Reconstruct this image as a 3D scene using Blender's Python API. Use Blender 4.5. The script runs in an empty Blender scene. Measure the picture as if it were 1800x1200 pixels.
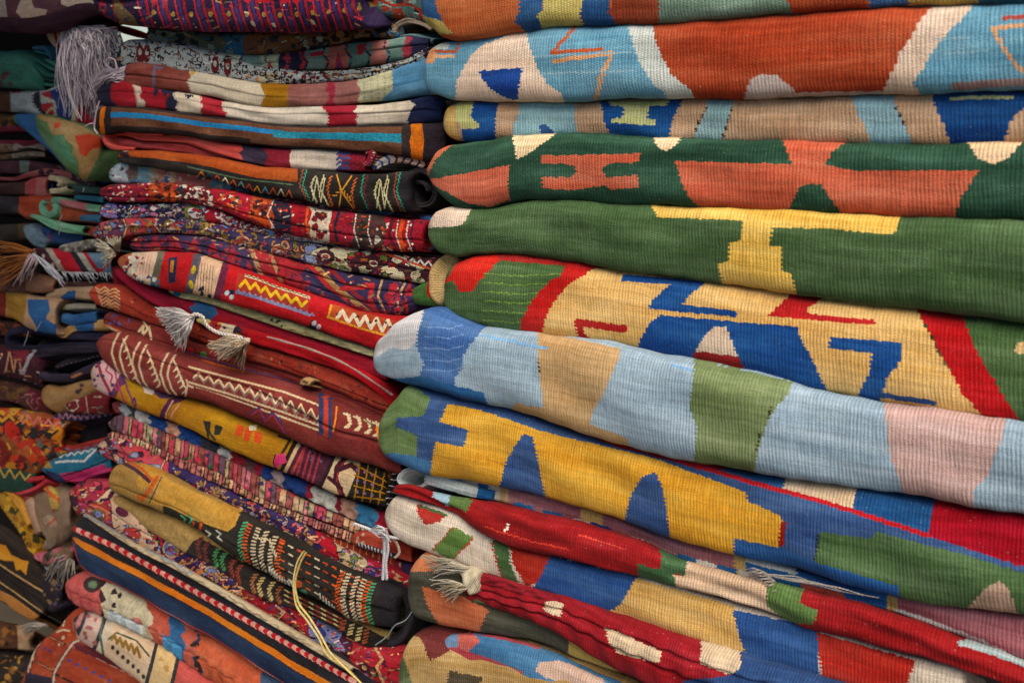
import bpy, math, random
import numpy as np
R_ = math.radians
scene = bpy.context.scene
COL = scene.collection
# ------------------------------------------------------------------ camera
PITCH = R_(14.7)
cam_d = bpy.data.cameras.new('camera'); cam = bpy.data.objects.new('camera', cam_d); COL.objects.link(cam)
cam.location = (0, 0, 0); cam.rotation_euler = (math.pi / 2 - PITCH, 0, 0)
cam_d.lens = 35; cam_d.sensor_width = 36; cam_d.clip_start = 0.02; cam_d.clip_end = 3000
cam_d.dof.use_dof = True; cam_d.dof.focus_distance = 1.04; cam_d.dof.aperture_fstop = 9.0
scene.camera = cam
# ------------------------------------------------------------------ sky, sun, exposure
w = bpy.data.worlds.new("World"); scene.world = w; w.use_nodes = True
wn = w.node_tree.nodes; wl = w.node_tree.links
sky = wn.new('ShaderNodeTexSky'); sky.sky_type = 'NISHITA'; sky.sun_disc = False
SUN_EL = R_(54); SUN_AZ = R_(176)          # azimuth measured clockwise from +Y
sky.sun_elevation = SUN_EL; sky.sun_rotation = SUN_AZ
wn['Background'].inputs['Strength'].default_value = 0.084
wl.new(sky.outputs[0], wn['Background'].inputs['Color'])
sd = bpy.data.lights.new('sun', 'SUN'); so = bpy.data.objects.new('sun', sd); COL.objects.link(so)
sd.energy = 4.8; sd.angle = R_(50); sd.color = (1.0, 0.86, 0.69)
so.rotation_euler = (math.pi / 2 - SUN_EL, 0, math.pi - SUN_AZ)
scene.view_settings.view_transform = 'Standard'; scene.view_settings.look = 'None'
scene.view_settings.exposure = 0.36; scene.view_settings.gamma = 1.0
scene.view_settings.use_curve_mapping = False
# ------------------------------------------------------------------ helpers: geometry of the stacks' common face
CF = np.array([0, math.cos(PITCH), -math.sin(PITCH)]); CU = np.array([0, math.sin(PITCH), math.cos(PITCH)]); CR = np.array([1., 0, 0])
N = np.array([-0.5786, -0.8156, 0.0])      # the face of the stacks looks this way
D_ = np.array([-0.8156, 0.5786, 0.0])      # along the stacks
UP = np.array([0, 0, 1.0]); K = 0.80; FP = 1750.0
def ray(xy):
    xy = np.asarray(xy, float)
    return CF + CR * ((xy[..., 0:1] - 900) / FP) - CU * ((xy[..., 1:2] - 600) / FP)
def unproj(xy, out):
    r = ray(xy); out = np.asarray(out, float)
    if out.ndim: out = out[..., None]
    return r * ((K - out) / (-(r @ N))[..., None])
def proj(P):
    z = P @ CF
    return np.stack([900 + FP * (P @ CR) / z, 600 - FP * (P @ CU) / z], -1)
def pchip(px, py, x):
    px = np.array(px, float); py = np.array(py, float)
    if len(px) < 3: return np.interp(x, px, py)
    h = np.diff(px); d = np.diff(py) / h; m = np.zeros(len(px))
    for i in range(1, len(px) - 1):
        if d[i-1] * d[i] > 0:
            w1 = 2*h[i] + h[i-1]; w2 = h[i] + 2*h[i-1]; m[i] = (w1 + w2) / (w1/d[i-1] + w2/d[i])
    m[0] = d[0]; m[-1] = d[-1]
    x = np.clip(x, px[0] - 400, px[-1] + 400); k = np.clip(np.searchsorted(px, x) - 1, 0, len(h) - 1)
    t = (x - px[k]) / h[k]
    tt = np.clip(t, 0, 1)
    y = (2*tt**3 - 3*tt**2 + 1)*py[k] + (tt**3 - 2*tt**2 + tt)*h[k]*m[k] + (-2*tt**3 + 3*tt**2)*py[k+1] + (tt**3 - tt**2)*h[k]*m[k+1]
    return y + (t - tt) * h[k] * np.where(t < 0, m[0], m[-1])
def lin(h):
    if not isinstance(h, str): return np.array(h, float)
    c = np.array([int(h[i:i+2], 16) / 255 for i in (0, 2, 4)])
    c = np.where(c <= .04045, c / 12.92, ((c + .055) / 1.055) ** 2.4); g = c @ [.3, .55, .15]
    return np.clip(g + (c - g)*1.02, .003, 1)
GAIN = .85
# ------------------------------------------------------------------ materials
def mat(name, kind):
    m = bpy.data.materials.new(name); m.use_nodes = True; nt = m.node_tree; ns = nt.nodes; L = nt.links
    b = ns['Principled BSDF']; b.inputs['Roughness'].default_value = 0.85
    b.inputs['Specular IOR Level'].default_value = 0.1
    b.inputs['Sheen Weight'].default_value = 0.02; b.inputs['Sheen Roughness'].default_value = 0.5
    def math_(op, a, c=None, d=None):
        n = ns.new('ShaderNodeMath'); n.operation = op
        for i, v in enumerate((a, c, d)):
            if v is None: continue
            if isinstance(v, (int, float)): n.inputs[i].default_value = v
            else: L.new(v, n.inputs[i])
        return n.outputs[0]
    def noise(vec, scale, detail=3, rough=.6):
        n = ns.new('ShaderNodeTexNoise'); n.inputs['Scale'].default_value = scale; n.inputs['Detail'].default_value = detail
        n.inputs['Roughness'].default_value = rough; L.new(vec, n.inputs['Vector']); return n.outputs[0]
    def rng(x, a, c, lo, hi):
        n = ns.new('ShaderNodeMapRange'); L.new(x, n.inputs[0])
        for i, v in enumerate((a, c, lo, hi)): n.inputs[i + 1].default_value = v
        return n.outputs[0]
    at = ns.new('ShaderNodeAttribute'); at.attribute_name = 'weave_colour'
    uv = ns.new('ShaderNodeUVMap'); uv.uv_map = 'UVMap'
    sep = ns.new('ShaderNodeSeparateXYZ'); L.new(uv.outputs[0], sep.inputs[0])
    U, V = sep.outputs[0], sep.outputs[1]
    def comb(x, y):
        n = ns.new('ShaderNodeCombineXYZ'); L.new(x, n.inputs[0]); L.new(y, n.inputs[1]); return n.outputs[0]
    # thread to thread colour drift: long streaks along the weft, short ones across, fine speckle
    if kind == 'kilim': st = comb(math_('MULTIPLY', U, 10.), math_('MULTIPLY', V, 260.))
    elif kind == 'pile': st = comb(math_('MULTIPLY', U, 180.), math_('MULTIPLY', V, 120.))
    elif kind == 'yarn': st = comb(math_('MULTIPLY', U, 400.), math_('MULTIPLY', V, 40.))
    else: st = comb(math_('MULTIPLY', U, 30.), math_('MULTIPLY', V, 330.))
    s1 = noise(st, 1.0, 4, .7)
    s2 = noise(comb(math_('MULTIPLY', U, 285.), math_('MULTIPLY', V, 60.)), 1.0, 2, .6)
    s3 = noise(uv.outputs[0], 900., 2, .7)
    f = math_('MULTIPLY', math_('MULTIPLY', rng(s1, .28, .72, .76, 1.22), rng(s2, .3, .7, .86, 1.14)), rng(s3, .3, .7, .78, 1.22))
    mx = ns.new('ShaderNodeVectorMath'); mx.operation = 'SCALE'; L.new(at.outputs['Color'], mx.inputs[0]); L.new(f, mx.inputs['Scale'])
    g1 = noise(comb(math_('MULTIPLY', U, 9.), math_('MULTIPLY', V, 55. if kind == 'kilim' else 30.)), 1.0, 4, .65)
    gm_ = ns.new('ShaderNodeGamma'); L.new(mx.outputs[0], gm_.inputs[0]); L.new(rng(g1, .3, .7, .80, 1.26), gm_.inputs[1])
    # lint and pale fibres
    l1 = noise(uv.outputs[0], 420., 2, .5); lm = rng(l1, .68, .78, 0, .4)
    mix = ns.new('ShaderNodeMix'); mix.data_type = 'RGBA'; L.new(lm, mix.inputs[0]); L.new(gm_.outputs[0], mix.inputs[6])
    mix.inputs[7].default_value = (.42, .39, .33, 1)
    L.new(mix.outputs[2], b.inputs['Base Color'])
    # relief
    wob = rng(noise(uv.outputs[0], 45., 4, .6), 0, 1, -.0019, .0019)
    if kind == 'kilim':
        ph = math_('DIVIDE', math_('ADD', U, wob), .003)
        rib = math_('POWER', math_('SINE', math_('MULTIPLY', ph, math.pi)), 2.0)
        rib = math_('MULTIPLY', rib, rng(noise(uv.outputs[0], 60., 3, .6), .3, .7, .55, 1.2))
        row = math_('ADD', math_('DIVIDE', V, .0019), math_('MULTIPLY', math_('FLOOR', ph), .5))
        th = math_('ABSOLUTE', math_('SINE', math_('MULTIPLY', math_('ADD', row, math_('MULTIPLY', noise(uv.outputs[0], 160., 1), 1.2)), math.pi)))
        hgt = math_('ADD', math_('MULTIPLY', rib, .8), math_('MULTIPLY', th, .30)); dist = .0008
    elif kind == 'flat':
        d1 = math_('ADD', math_('DIVIDE', math_('ADD', V, wob), .0019), math_('DIVIDE', U, .0052))
        r1 = math_('ABSOLUTE', math_('SINE', math_('MULTIPLY', d1, math.pi)))
        r2 = math_('ABSOLUTE', math_('SINE', math_('MULTIPLY', math_('DIVIDE', U, .0025), math.pi)))
        hgt = math_('ADD', math_('MULTIPLY', r1, .7), math_('MULTIPLY', r2, .5)); dist = .0012
    elif kind == 'yarn':
        r1 = math_('ABSOLUTE', math_('SINE', math_('MULTIPLY', math_('ADD', math_('DIVIDE', U, .003), math_('DIVIDE', V, .004)), math.pi)))
        hgt = r1; dist = .0006
    else:
        hgt = math_('ADD', noise(comb(math_('MULTIPLY', U, 1.6), V), 330., 3, .7), math_('MULTIPLY', noise(uv.outputs[0], 90., 3, .6), 1.0)); dist = .0035
    hh = math_('ADD', hgt, math_('ADD', math_('MULTIPLY', s3, .8), math_('MULTIPLY', noise(uv.outputs[0], 210., 3, .7), .8)))
    bp = ns.new('ShaderNodeBump'); bp.inputs['Strength'].default_value = .85; bp.inputs['Distance'].default_value = dist
    L.new(hh, bp.inputs['Height']); L.new(bp.outputs[0], b.inputs['Normal'])
    return m
MATS = {k: mat(n, k) for k, n in (('kilim', 'ribbed kilim weave'), ('flat', 'flat slanted weave'), ('pile', 'knotted wool pile'), ('yarn', 'loose wool yarn'))}
# ------------------------------------------------------------------ the painter: woven pattern colours, one per weave cell
def rs(seed): return random.Random(seed)
FINE = {'pile_rug', 'floral_rug', 'medallion_rug', 'woven_rug'}
class Pat:
    shape = None
    def outline(s, col, x0=-1e9, x1=1e9, thick=1):
        # fine dark contour woven round every patch of colour
        C = s.C.reshape(*s.shape, 3); m = np.zeros(s.shape, bool)
        d = np.abs(C[:, 1:] - C[:, :-1]).sum(-1) > .02; m[:, 1:] |= d
        d = np.abs(C[1:] - C[:-1]).sum(-1) > .02; m[1:] |= d
        if thick > 1: m[:-1] |= m[1:]; m[:, :-1] |= m[:, 1:]
        m = m.ravel() & (s.X > x0) & (s.X < x1); s.C[m] = lin(col)
    def __init__(s, X, Y, toxy, base):
        s.X = X; s.Y = Y; s.C = np.tile(lin(base), (X.size, 1)); s.t = toxy
    def vxy(s, pts): return [s.t(a, v) for a, v in pts]
    def paint(s, m, col): s.C[m] = lin(col)
    def poly(s, col, *c):
        pts = np.array(c, float).reshape(-1, 2); x0, y0 = pts.min(0); x1, y1 = pts.max(0)
        idx = np.nonzero((s.X >= x0) & (s.X <= x1) & (s.Y >= y0) & (s.Y <= y1))[0]
        if not idx.size: return
        X = s.X[idx]; Y = s.Y[idx]; ins = np.zeros(idx.size, bool); n = len(pts)
        for i in range(n):
            ax, ay = pts[i]; bx, by = pts[(i+1) % n]
            if ay == by: continue
            c_ = ((ay > Y) != (by > Y)) & (X < (bx-ax)*(Y-ay)/(by-ay) + ax); ins ^= c_
        s.C[idx[ins]] = lin(col)
    def vp(s, col, *c):
        p = np.array(c, float).reshape(-1, 2); s.poly(col, *np.array(s.vxy(p)).ravel())
    def line(s, col, w, *c):
        pts = np.array(c, float).reshape(-1, 2); h = w / 2
        idx = np.nonzero((s.X >= pts[:, 0].min()-h) & (s.X <= pts[:, 0].max()+h) & (s.Y >= pts[:, 1].min()-h) & (s.Y <= pts[:, 1].max()+h))[0]
        if not idx.size: return
        X = s.X[idx]; Y = s.Y[idx]; m = np.zeros(idx.size, bool)
        for (ax, ay), (bx, by) in zip(pts[:-1], pts[1:]):
            dx, dy = bx-ax, by-ay; t = np.clip(((X-ax)*dx + (Y-ay)*dy) / (dx*dx + dy*dy + 1e-9), 0, 1)
            m |= (X-ax-t*dx)**2 + (Y-ay-t*dy)**2 < h*h
        s.C[idx[m]] = lin(col)
    def vl(s, col, w, *c):
        p = np.array(c, float).reshape(-1, 2); s.line(col, w, *np.array(s.vxy(p)).ravel())
    def ell(s, col, x, y, rx, ry, rot=0):
        a = np.linspace(0, 2*math.pi, 15)[:-1]; r = R_(rot); cx = rx*np.cos(a); cy = ry*np.sin(a)
        s.poly(col, *np.stack([x + cx*math.cos(r) - cy*math.sin(r), y + cx*math.sin(r) + cy*math.cos(r)], 1).ravel())
    def ve(s, col, a, v, rx, ry, rot=0):
        x, y = s.t(a, v); s.ell(col, x, y, rx, ry, rot)
    # bands across the rug: [(x_end, colour), ...]
    def bands(s, x0, items, slant=0, jag=0, seed=1):
        r = rs(seed)
        for x1, col in items:
            if jag:
                a = [(x0 + r.uniform(-jag, jag), v) for v in np.linspace(-.3, 1.3, 9)]
            else: a = [(x0 + slant*(v-.5), v) for v in np.linspace(-.3, 1.3, 5)]
            rt = [(x0 + 8 + (x1 + 12 - x0)*k/10, 1.3) for k in range(11)]; s.vp(col, *[q for p in a + rt + [(x, -.3) for x, _ in rt[::-1]] for q in p]); x0 = x1
    def stripe(s, col, x0, x1, v0, v1, n=12):
        xs = np.linspace(x0, x1, n); s.vp(col, *[q for x in xs for q in (x, v0)], *[q for x in xs[::-1] for q in (x, v1)])
    def zig(s, col, w, x0, x1, step, v0, v1):
        p = []; x = x0; k = 0
        while x <= x1: p += [x, v0 if k % 2 else v1]; x += step; k += 1
        if len(p) >= 4: s.vl(col, w, *p)
    def tri(s, col, x0, x1, step, v0, v1):
        x = x0
        while x < x1: s.vp(col, x, v0, x + step*.5, v1, x + step, v0); x += step
    def dash(s, col, w, pts, ln, gap, ang=None, cols=None):
        pts = np.array(pts, float).reshape(-1, 2); seg = np.r_[0, np.cumsum(np.hypot(*np.diff(pts, axis=0).T))]; k = 0; d = 0
        while d < seg[-1]:
            q = [np.interp(min(dd, seg[-1]), seg, pts[:, i]) for dd in (d, d + ln) for i in (0, 1)]
            if ang is not None:
                t = math.atan2(q[3]-q[1], q[2]-q[0]) + R_(ang); cx, cy = (q[0]+q[2])/2, (q[1]+q[3])/2
                q = [cx - math.cos(t)*ln/2, cy - math.sin(t)*ln/2, cx + math.cos(t)*ln/2, cy + math.sin(t)*ln/2]
            s.line((cols[k % len(cols)] if cols else col), w, *q); d += gap; k += 1
    def vdash(s, col, w, pts, ln, gap, ang=None, cols=None):
        p = np.array(pts, float).reshape(-1, 2); s.dash(col, w, np.array(s.vxy(p)).ravel(), ln, gap, ang, cols)
    def blot(s, cols, n, x0, x1, v0, v1, r0, r1, seed=1, asp=1.):
        r = rs(seed)
        for i in range(n):
            x, v, q = r.uniform(x0, x1), r.uniform(v0, v1), r.uniform(r0, r1); X, Y = s.t(x, v)
            k = r.randint(5, 8); p = []
            for j in range(k):
                a = j/k*2*math.pi + r.uniform(-.3, .3); g = q*r.uniform(.5, 1.15); p += [X + g*math.cos(a)*asp, Y + g*math.sin(a)]
            s.poly(r.choice(cols), *p)
    def hooks(s, cols, w, n, x0, x1, v0, v1, sz, seed=1):
        r = rs(seed)
        for i in range(n):
            X, Y = s.t(r.uniform(x0, x1), r.uniform(v0, v1)); a = r.uniform(0, 6.3); q = sz*r.uniform(.6, 1.2); p = []
            for j in range(5):
                t = a + j*.75; p += [X + q*math.cos(t)*(1 - .1*j), Y + q*math.sin(t)*(1 - .1*j)]
            s.line(r.choice(cols), w, *p)
    def fine(s, seed, dens=240., r0=1.2, r1=2.7):
        # small secondary knots in the rug's own dyes, some a tone lighter or darker
        r = rs(seed + 99); pal = np.unique(s.C.round(4), axis=0); n = int(s.X.size*CELL*CELL/dens)
        for _ in range(n):
            i = r.randrange(s.X.size); c = pal[r.randrange(len(pal))]*r.choice([.5, .8, 1.1, 1.5]); q = r.uniform(r0, r1)
            X, Y = s.X[i], s.Y[i]; k = r.random()
            if k < .5: a = r.uniform(-.6, .6); s.line(c, q*1.1, X-q*2*math.cos(a), Y-q*2*math.sin(a), X+q*2*math.cos(a), Y+q*2*math.sin(a))
            else: s.poly(c, X-q, Y, X, Y-q, X+q, Y, X, Y+q)
    def flowers(s, x0, x1, step, v, r, sets, rot=30):
        x = x0; k = 0
        while x < x1:
            c = sets[k % len(sets)]
            for j, cc in enumerate(c):
                f = 1 - j/len(c); s.ve(cc, x, v, r*f, r*f*.85, rot)
            x += step; k += 1
# ------------------------------------------------------------------ mesh builders
def link(name, me, m, parent=None):
    o = bpy.data.objects.new(name, me); COL.objects.link(o); me.materials.append(m)
    if parent is not None: o.parent = parent
    return o
def grid_mesh(name, P, UVc, C):
    """P rows x cols x 3, UVc rows x cols x 2, C face colours"""
    r, c = P.shape[:2]; me = bpy.data.meshes.new(name); me.vertices.add(r*c)
    me.vertices.foreach_set('co', P.reshape(-1, 3).astype(np.float32).ravel())
    i = np.arange(r*c).reshape(r, c)
    q = np.stack([i[:-1, :-1], i[1:, :-1], i[1:, 1:], i[:-1, 1:]], -1).reshape(-1, 4)
    me.loops.add(q.size); me.loops.foreach_set('vertex_index', q.ravel().astype(np.int32))
    me.polygons.add(len(q)); me.polygons.foreach_set('loop_start', np.arange(0, q.size, 4, dtype=np.int32))
    me.polygons.foreach_set('use_smooth', np.ones(len(q), bool))
    uv = me.uv_layers.new(name='UVMap'); uv.data.foreach_set('uv', UVc.reshape(-1, 2)[q.ravel()].astype(np.float32).ravel())
    at = me.attributes.new('weave_colour', 'FLOAT_COLOR', 'FACE')
    at.data.foreach_set('color', np.c_[np.clip(C, 0, 1), np.ones(len(C))].astype(np.float32).ravel())
    me.update(calc_edges=True); me.validate(); return me
CELL = 1.7; COUNT = [0]
def body(name, T, B, e, out, a, base, pat=None, kind='kilim', bulge=.8, bmax=.03, back=.12, wr=.0015, q=None, seed=0, parent=None, rd=.02, cell=None, sup=.64, lump=0, crease=None, sag=1.3, fine=None):
    """A folded length of cloth. T, B: matched points of its upper and lower edge on the face of the stack."""
    COUNT[0] += 1; seed = seed or COUNT[0]; r = rs(seed); cell = cell or CELL
    T = np.asarray(T, float); B = np.asarray(B, float); mid = (T + B)/2
    T = mid + (T - mid)*e[:, None]; B = mid + (B - mid)*e[:, None]
    hh_ = np.hypot(*(T - B).T); aa_ = np.r_[0, np.cumsum(np.hypot(*np.diff(mid, axis=0).T))]
    for E_ in (T, B):
        k_ = [r.uniform(.8, 1.25) for _ in range(3)] + [r.uniform(0, 6.3) for _ in range(3)]
        E_[:, 1] += sag*np.clip(hh_/40, .2, 1.4)*(np.sin(aa_/58*k_[0] + k_[3]) + .6*np.sin(aa_/23*k_[1] + k_[4]) + .35*np.sin(aa_/9*k_[2] + k_[5]))*e
    hpx = np.hypot(*(T - B).T).max(); nr = int(np.clip(hpx*1.25/cell, 8, 140))
    tt_ = np.linspace(1, -1, nr); sv = .45*tt_ + .55*np.sin(math.pi/2*tt_); cv = np.clip(1 - np.abs(sv)**(2/sup), 0, 1)**.33
    outc = out - rd*(1 - e)
    T1 = T.copy(); B1 = B.copy(); d = B - T; dl = (d**2).sum(1) + 1e-9
    Ls = np.r_[0, np.cumsum(np.linalg.norm(np.diff(unproj(mid, outc), axis=0), axis=1))]
    ph = [r.uniform(0, 6.3) for _ in range(9)]
    wn_ = (np.sin(Ls*23 + ph[0])[None]*.5 + np.sin(Ls*51 + ph[1] + 2.2*sv[:, None])*.4 + np.sin(Ls*97 + ph[2] - 3*sv[:, None])*.25 + np.sin(Ls*37 + ph[3] + 5*sv[:, None])*.3)
    if lump: wn_ = wn_ + lump*(np.sin(Ls*210 + ph[4] + 2*sv[:, None]) + .6*np.sin(Ls*330 + ph[5] - 5*sv[:, None]))
    if crease:
        for cs, cd in crease:
            c0 = cs + .16*np.sin(Ls*7 + ph[6]) + .08*np.sin(Ls*19 + ph[7]); dd = sv[:, None] - c0[None]
            wn_ = wn_ - (cd/wr)*np.exp(-(dd/.07)**2)*(.55 + .45*np.sin(Ls*5 + ph[8]))[None] + (cd*.35/wr)*np.exp(-((dd - .22)/.2)**2)
    for it in range(5):
        T3 = unproj(T1, outc); B3 = unproj(B1, outc); C3 = (T3 + B3)/2; H3 = (T3 - B3)/2; hl = np.linalg.norm(H3, axis=1)
        b = np.minimum(hl*bulge, bmax*np.clip(e*1.5, 0, 1))
        P = C3[None] + sv[:, None, None]*H3[None] + (cv[:, None]*b[None] + wn_*wr*cv[:, None]*e[None])[..., None]*N
        XY = proj(P); v = ((XY - T)*d).sum(-1)/dl; lo = v.min(0); hi = v.max(0)
        if it == 4: break
        ok = dl > 4
        T1 = T1 - (d*lo[:, None])*ok[:, None]; B1 = B1 - (d*(hi-1)[:, None])*ok[:, None]
        m_ = (XY.mean(0) - mid); pd = np.stack([d[:, 1], -d[:, 0]], 1)/np.sqrt(dl)[:, None]
        sh = (m_*pd).sum(1)[:, None]*pd*.9*ok[:, None]; sh = np.where(ok[:, None], sh, np.median(sh[ok], axis=0) if ok.any() else 0)
        T1 -= sh; B1 -= sh
    vr = ray(mid); drop = (vr @ UP)/(-(vr @ N)); bk = -N[None] + UP[None]*drop[:, None]
    Pt = P[0][None] + bk[None]*np.array([back, back*.3])[:, None, None]; Pb = P[-1][None] + bk[None]*np.array([back*.3, back])[:, None, None]
    A = np.concatenate([Pt, P, Pb], 0)
    XYa = np.concatenate([np.repeat(XY[:1], 2, 0), XY, np.repeat(XY[-1:], 2, 0)], 0)
    arc = np.concatenate([np.zeros((1, A.shape[1])), np.cumsum(np.linalg.norm(np.diff(A, axis=0), axis=2), 0)], 0)
    arc = arc - arc[A.shape[0]//2][None]
    UVc = np.stack([np.repeat((Ls + r.uniform(0, 5))[None], A.shape[0], 0), arc + r.uniform(0, 5)], -1)
    # colours
    F = (XYa[:-1, :-1] + XYa[1:, :-1] + XYa[1:, 1:] + XYa[:-1, 1:])/4
    if q:
        lm = (Ls[:-1] + Ls[1:])/2; off = UVc[0, 0, 0] - Ls[0]
        lq = (np.floor((lm + off)/q) + .5)*q - off; j = np.clip(np.searchsorted(lm, lq), 0, len(lm) - 1); F0 = F; F = F[:, j]
        jit = np.sin(np.floor((lm + off)/q)*12.9898 + seed)*43758.5453; jit = (jit - np.floor(jit) - .5)*2.2
        F = F*.6 + F0*.4 + np.stack([np.zeros_like(jit), jit], -1)[None]
        va = (arc[:-1, :-1] + arc[1:, 1:])/2; F[..., 0] += 1.5*np.sin(va/.0038*2*math.pi + np.floor((lm + off)/q)[None]*math.pi)
    def toxy(aa, v):
        return (np.interp(aa, a, mid[:, 0] + (T - B)[:, 0]*.5*(1-2*v)) if False else float(np.interp(aa, a, T[:, 0]*(1-v) + B[:, 0]*v)), float(np.interp(aa, a, Tf[:, 1]*(1-v) + Bf[:, 1]*v)))
    ee = np.maximum(e, .25)[:, None]/np.maximum(e, 1e-3)[:, None]; Tf = mid + (T - mid)*ee; Bf = mid + (B - mid)*ee
    p = Pat(F[..., 0].ravel(), F[..., 1].ravel(), toxy, base); p.shape = F.shape[:2]
    if pat: pat(p)
    if fine or (fine is None and name in FINE): p.fine(seed)
    me = grid_mesh(name, A, UVc, p.C*GAIN)
    return link(name, me, MATS[kind], parent)
def endf(s, r, p=3.0):
    t = np.clip(s/max(r, 1e-3), 0, 1); return (1 - (1 - t)**p)**(1/p)
def rug(name, T, B, x0, x1, base, pat=None, out=0.0, l=18, r_=18, **k):
    Tx = [p for p in T[::2]]; Ty = T[1::2]; Bx = B[::2]; By = B[1::2]; cell = k.get('cell') or CELL
    n = int((x1 - x0)/cell); ca = np.linspace(0, math.pi/2, 14)
    xs = np.unique(np.r_[x0 + l*(1 - np.cos(ca)), np.linspace(x0 + l, x1 - r_, n), x1 - r_*(1 - np.cos(ca))])
    xs = xs[np.r_[True, np.diff(xs) > .05]]
    e = np.minimum(endf(xs - x0, l), endf(x1 - xs, r_))
    ty = pchip(Tx, Ty, xs); by = pchip(Bx, By, xs); by = np.maximum(by, ty + 3)
    return body(name, np.c_[xs, ty], np.c_[xs, by], e, out, xs, base, pat, **k)
def ribbon(name, path, w, base, pat=None, out=0.0, l=None, **k):
    """an edge of cloth seen end on, following a path; a in 0..100 along it"""
    pts = np.array(path, float).reshape(-1, 2); t = np.r_[0, np.cumsum(np.hypot(*np.diff(pts, axis=0).T))]; cell = k.get('cell') or CELL
    n = max(12, int(t[-1]/cell)); s = np.linspace(0, t[-1], n); x = pchip(t, pts[:, 0], s); y = pchip(t, pts[:, 1], s)
    for _ in range(3):
        x[1:-1] = (x[:-2] + 2*x[1:-1] + x[2:])/4; y[1:-1] = (y[:-2] + 2*y[1:-1] + y[2:])/4
    tx = np.gradient(x); ty = np.gradient(y); ln = np.hypot(tx, ty) + 1e-9; nx, ny = ty/ln, -tx/ln
    W = np.interp(s/t[-1], np.linspace(0, 1, len(w)), w)/2 if hasattr(w, '__len__') else np.full(n, w/2)
    l = W.max() if l is None else l; e = np.minimum(endf(s, l), endf(t[-1] - s, l)); e = np.maximum(e, .02)
    return body(name, np.c_[x + nx*W, y + ny*W], np.c_[x - nx*W, y - ny*W], e, out, s/t[-1]*100, base, pat, **k)
def tubes(name, strands, cols, parent=None, sides=6, m='yarn'):
    """strands: list of (pts px (n,2), outs (n,), radius px)"""
    Ps, Us, Cs = [], [], []; V = []; Fq = []; Cc = []; UVs = []; base = 0
    for si, (pts, outs, rad) in enumerate(strands):
        pts = np.asarray(pts, float); n = len(pts); C3 = unproj(pts, np.asarray(outs, float)); rr = np.asarray(rad, float)*np.ones(n)/FP*(C3 @ CF)
        t = np.gradient(C3, axis=0); t /= np.linalg.norm(t, axis=1)[:, None] + 1e-12
        s1 = np.cross(t, N); s1 /= np.linalg.norm(s1, axis=1)[:, None] + 1e-12; s2 = np.cross(t, s1)
        a = np.arange(sides)/sides*2*math.pi
        R = C3[:, None] + rr[:, None, None]*(np.cos(a)[None, :, None]*s1[:, None] + np.sin(a)[None, :, None]*s2[:, None])
        V.append(R.reshape(-1, 3)); L = np.r_[0, np.cumsum(np.linalg.norm(np.diff(C3, axis=0), axis=1))]
        i = np.arange(n*sides).reshape(n, sides) + base; j = np.roll(i, -1, 1)
        f = np.stack([i[:-1], j[:-1], j[1:], i[1:]], -1).reshape(-1, 4); Fq.append(f); base += n*sides
        Cc.append(np.tile(lin(cols[si % len(cols)]), (len(f), 1))); UVs.append(np.stack([np.repeat(L[:, None] + si*.37, sides, 1), np.tile(a[None]*.002, (n, 1))], -1).reshape(-1, 2))
    V = np.concatenate(V); q = np.concatenate(Fq); C = np.concatenate(Cc); U = np.concatenate(UVs)
    me = bpy.data.meshes.new(name); me.vertices.add(len(V)); me.vertices.foreach_set('co', V.astype(np.float32).ravel())
    me.loops.add(q.size); me.loops.foreach_set('vertex_index', q.ravel().astype(np.int32)); me.polygons.add(len(q))
    me.polygons.foreach_set('loop_start', np.arange(0, q.size, 4, dtype=np.int32)); me.polygons.foreach_set('use_smooth', np.ones(len(q), bool))
    uv = me.uv_layers.new(name='UVMap'); uv.data.foreach_set('uv', U[q.ravel()].astype(np.float32).ravel())
    at = me.attributes.new('weave_colour', 'FLOAT_COLOR', 'FACE'); at.data.foreach_set('color', np.c_[C*GAIN, np.ones(len(C))].astype(np.float32).ravel())
    me.update(calc_edges=True); me.validate(); return link(name, me, MATS[m], parent)
def strand(path, out, rad, n=16, outs=None, wob=0, r=None, taper=False):
    pts = np.array(path, float).reshape(-1, 2); t = np.linspace(0, 1, len(pts)); s = np.linspace(0, 1, n)
    x = pchip(t, pts[:, 0], s); y = pchip(t, pts[:, 1], s)
    if wob and r: 
        p1, p2 = r.uniform(0, 6), r.uniform(0, 6); x = x + wob*np.sin(s*9 + p1)*s; y = y + wob*np.sin(s*11 + p2)*s
    o = np.interp(s, np.linspace(0, 1, len(outs)), outs) if outs else np.full(n, out)
    rr = rad*(1 - .45*s) if taper else rad*np.ones(n)
    return (np.c_[x, y], o, rr)
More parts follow.
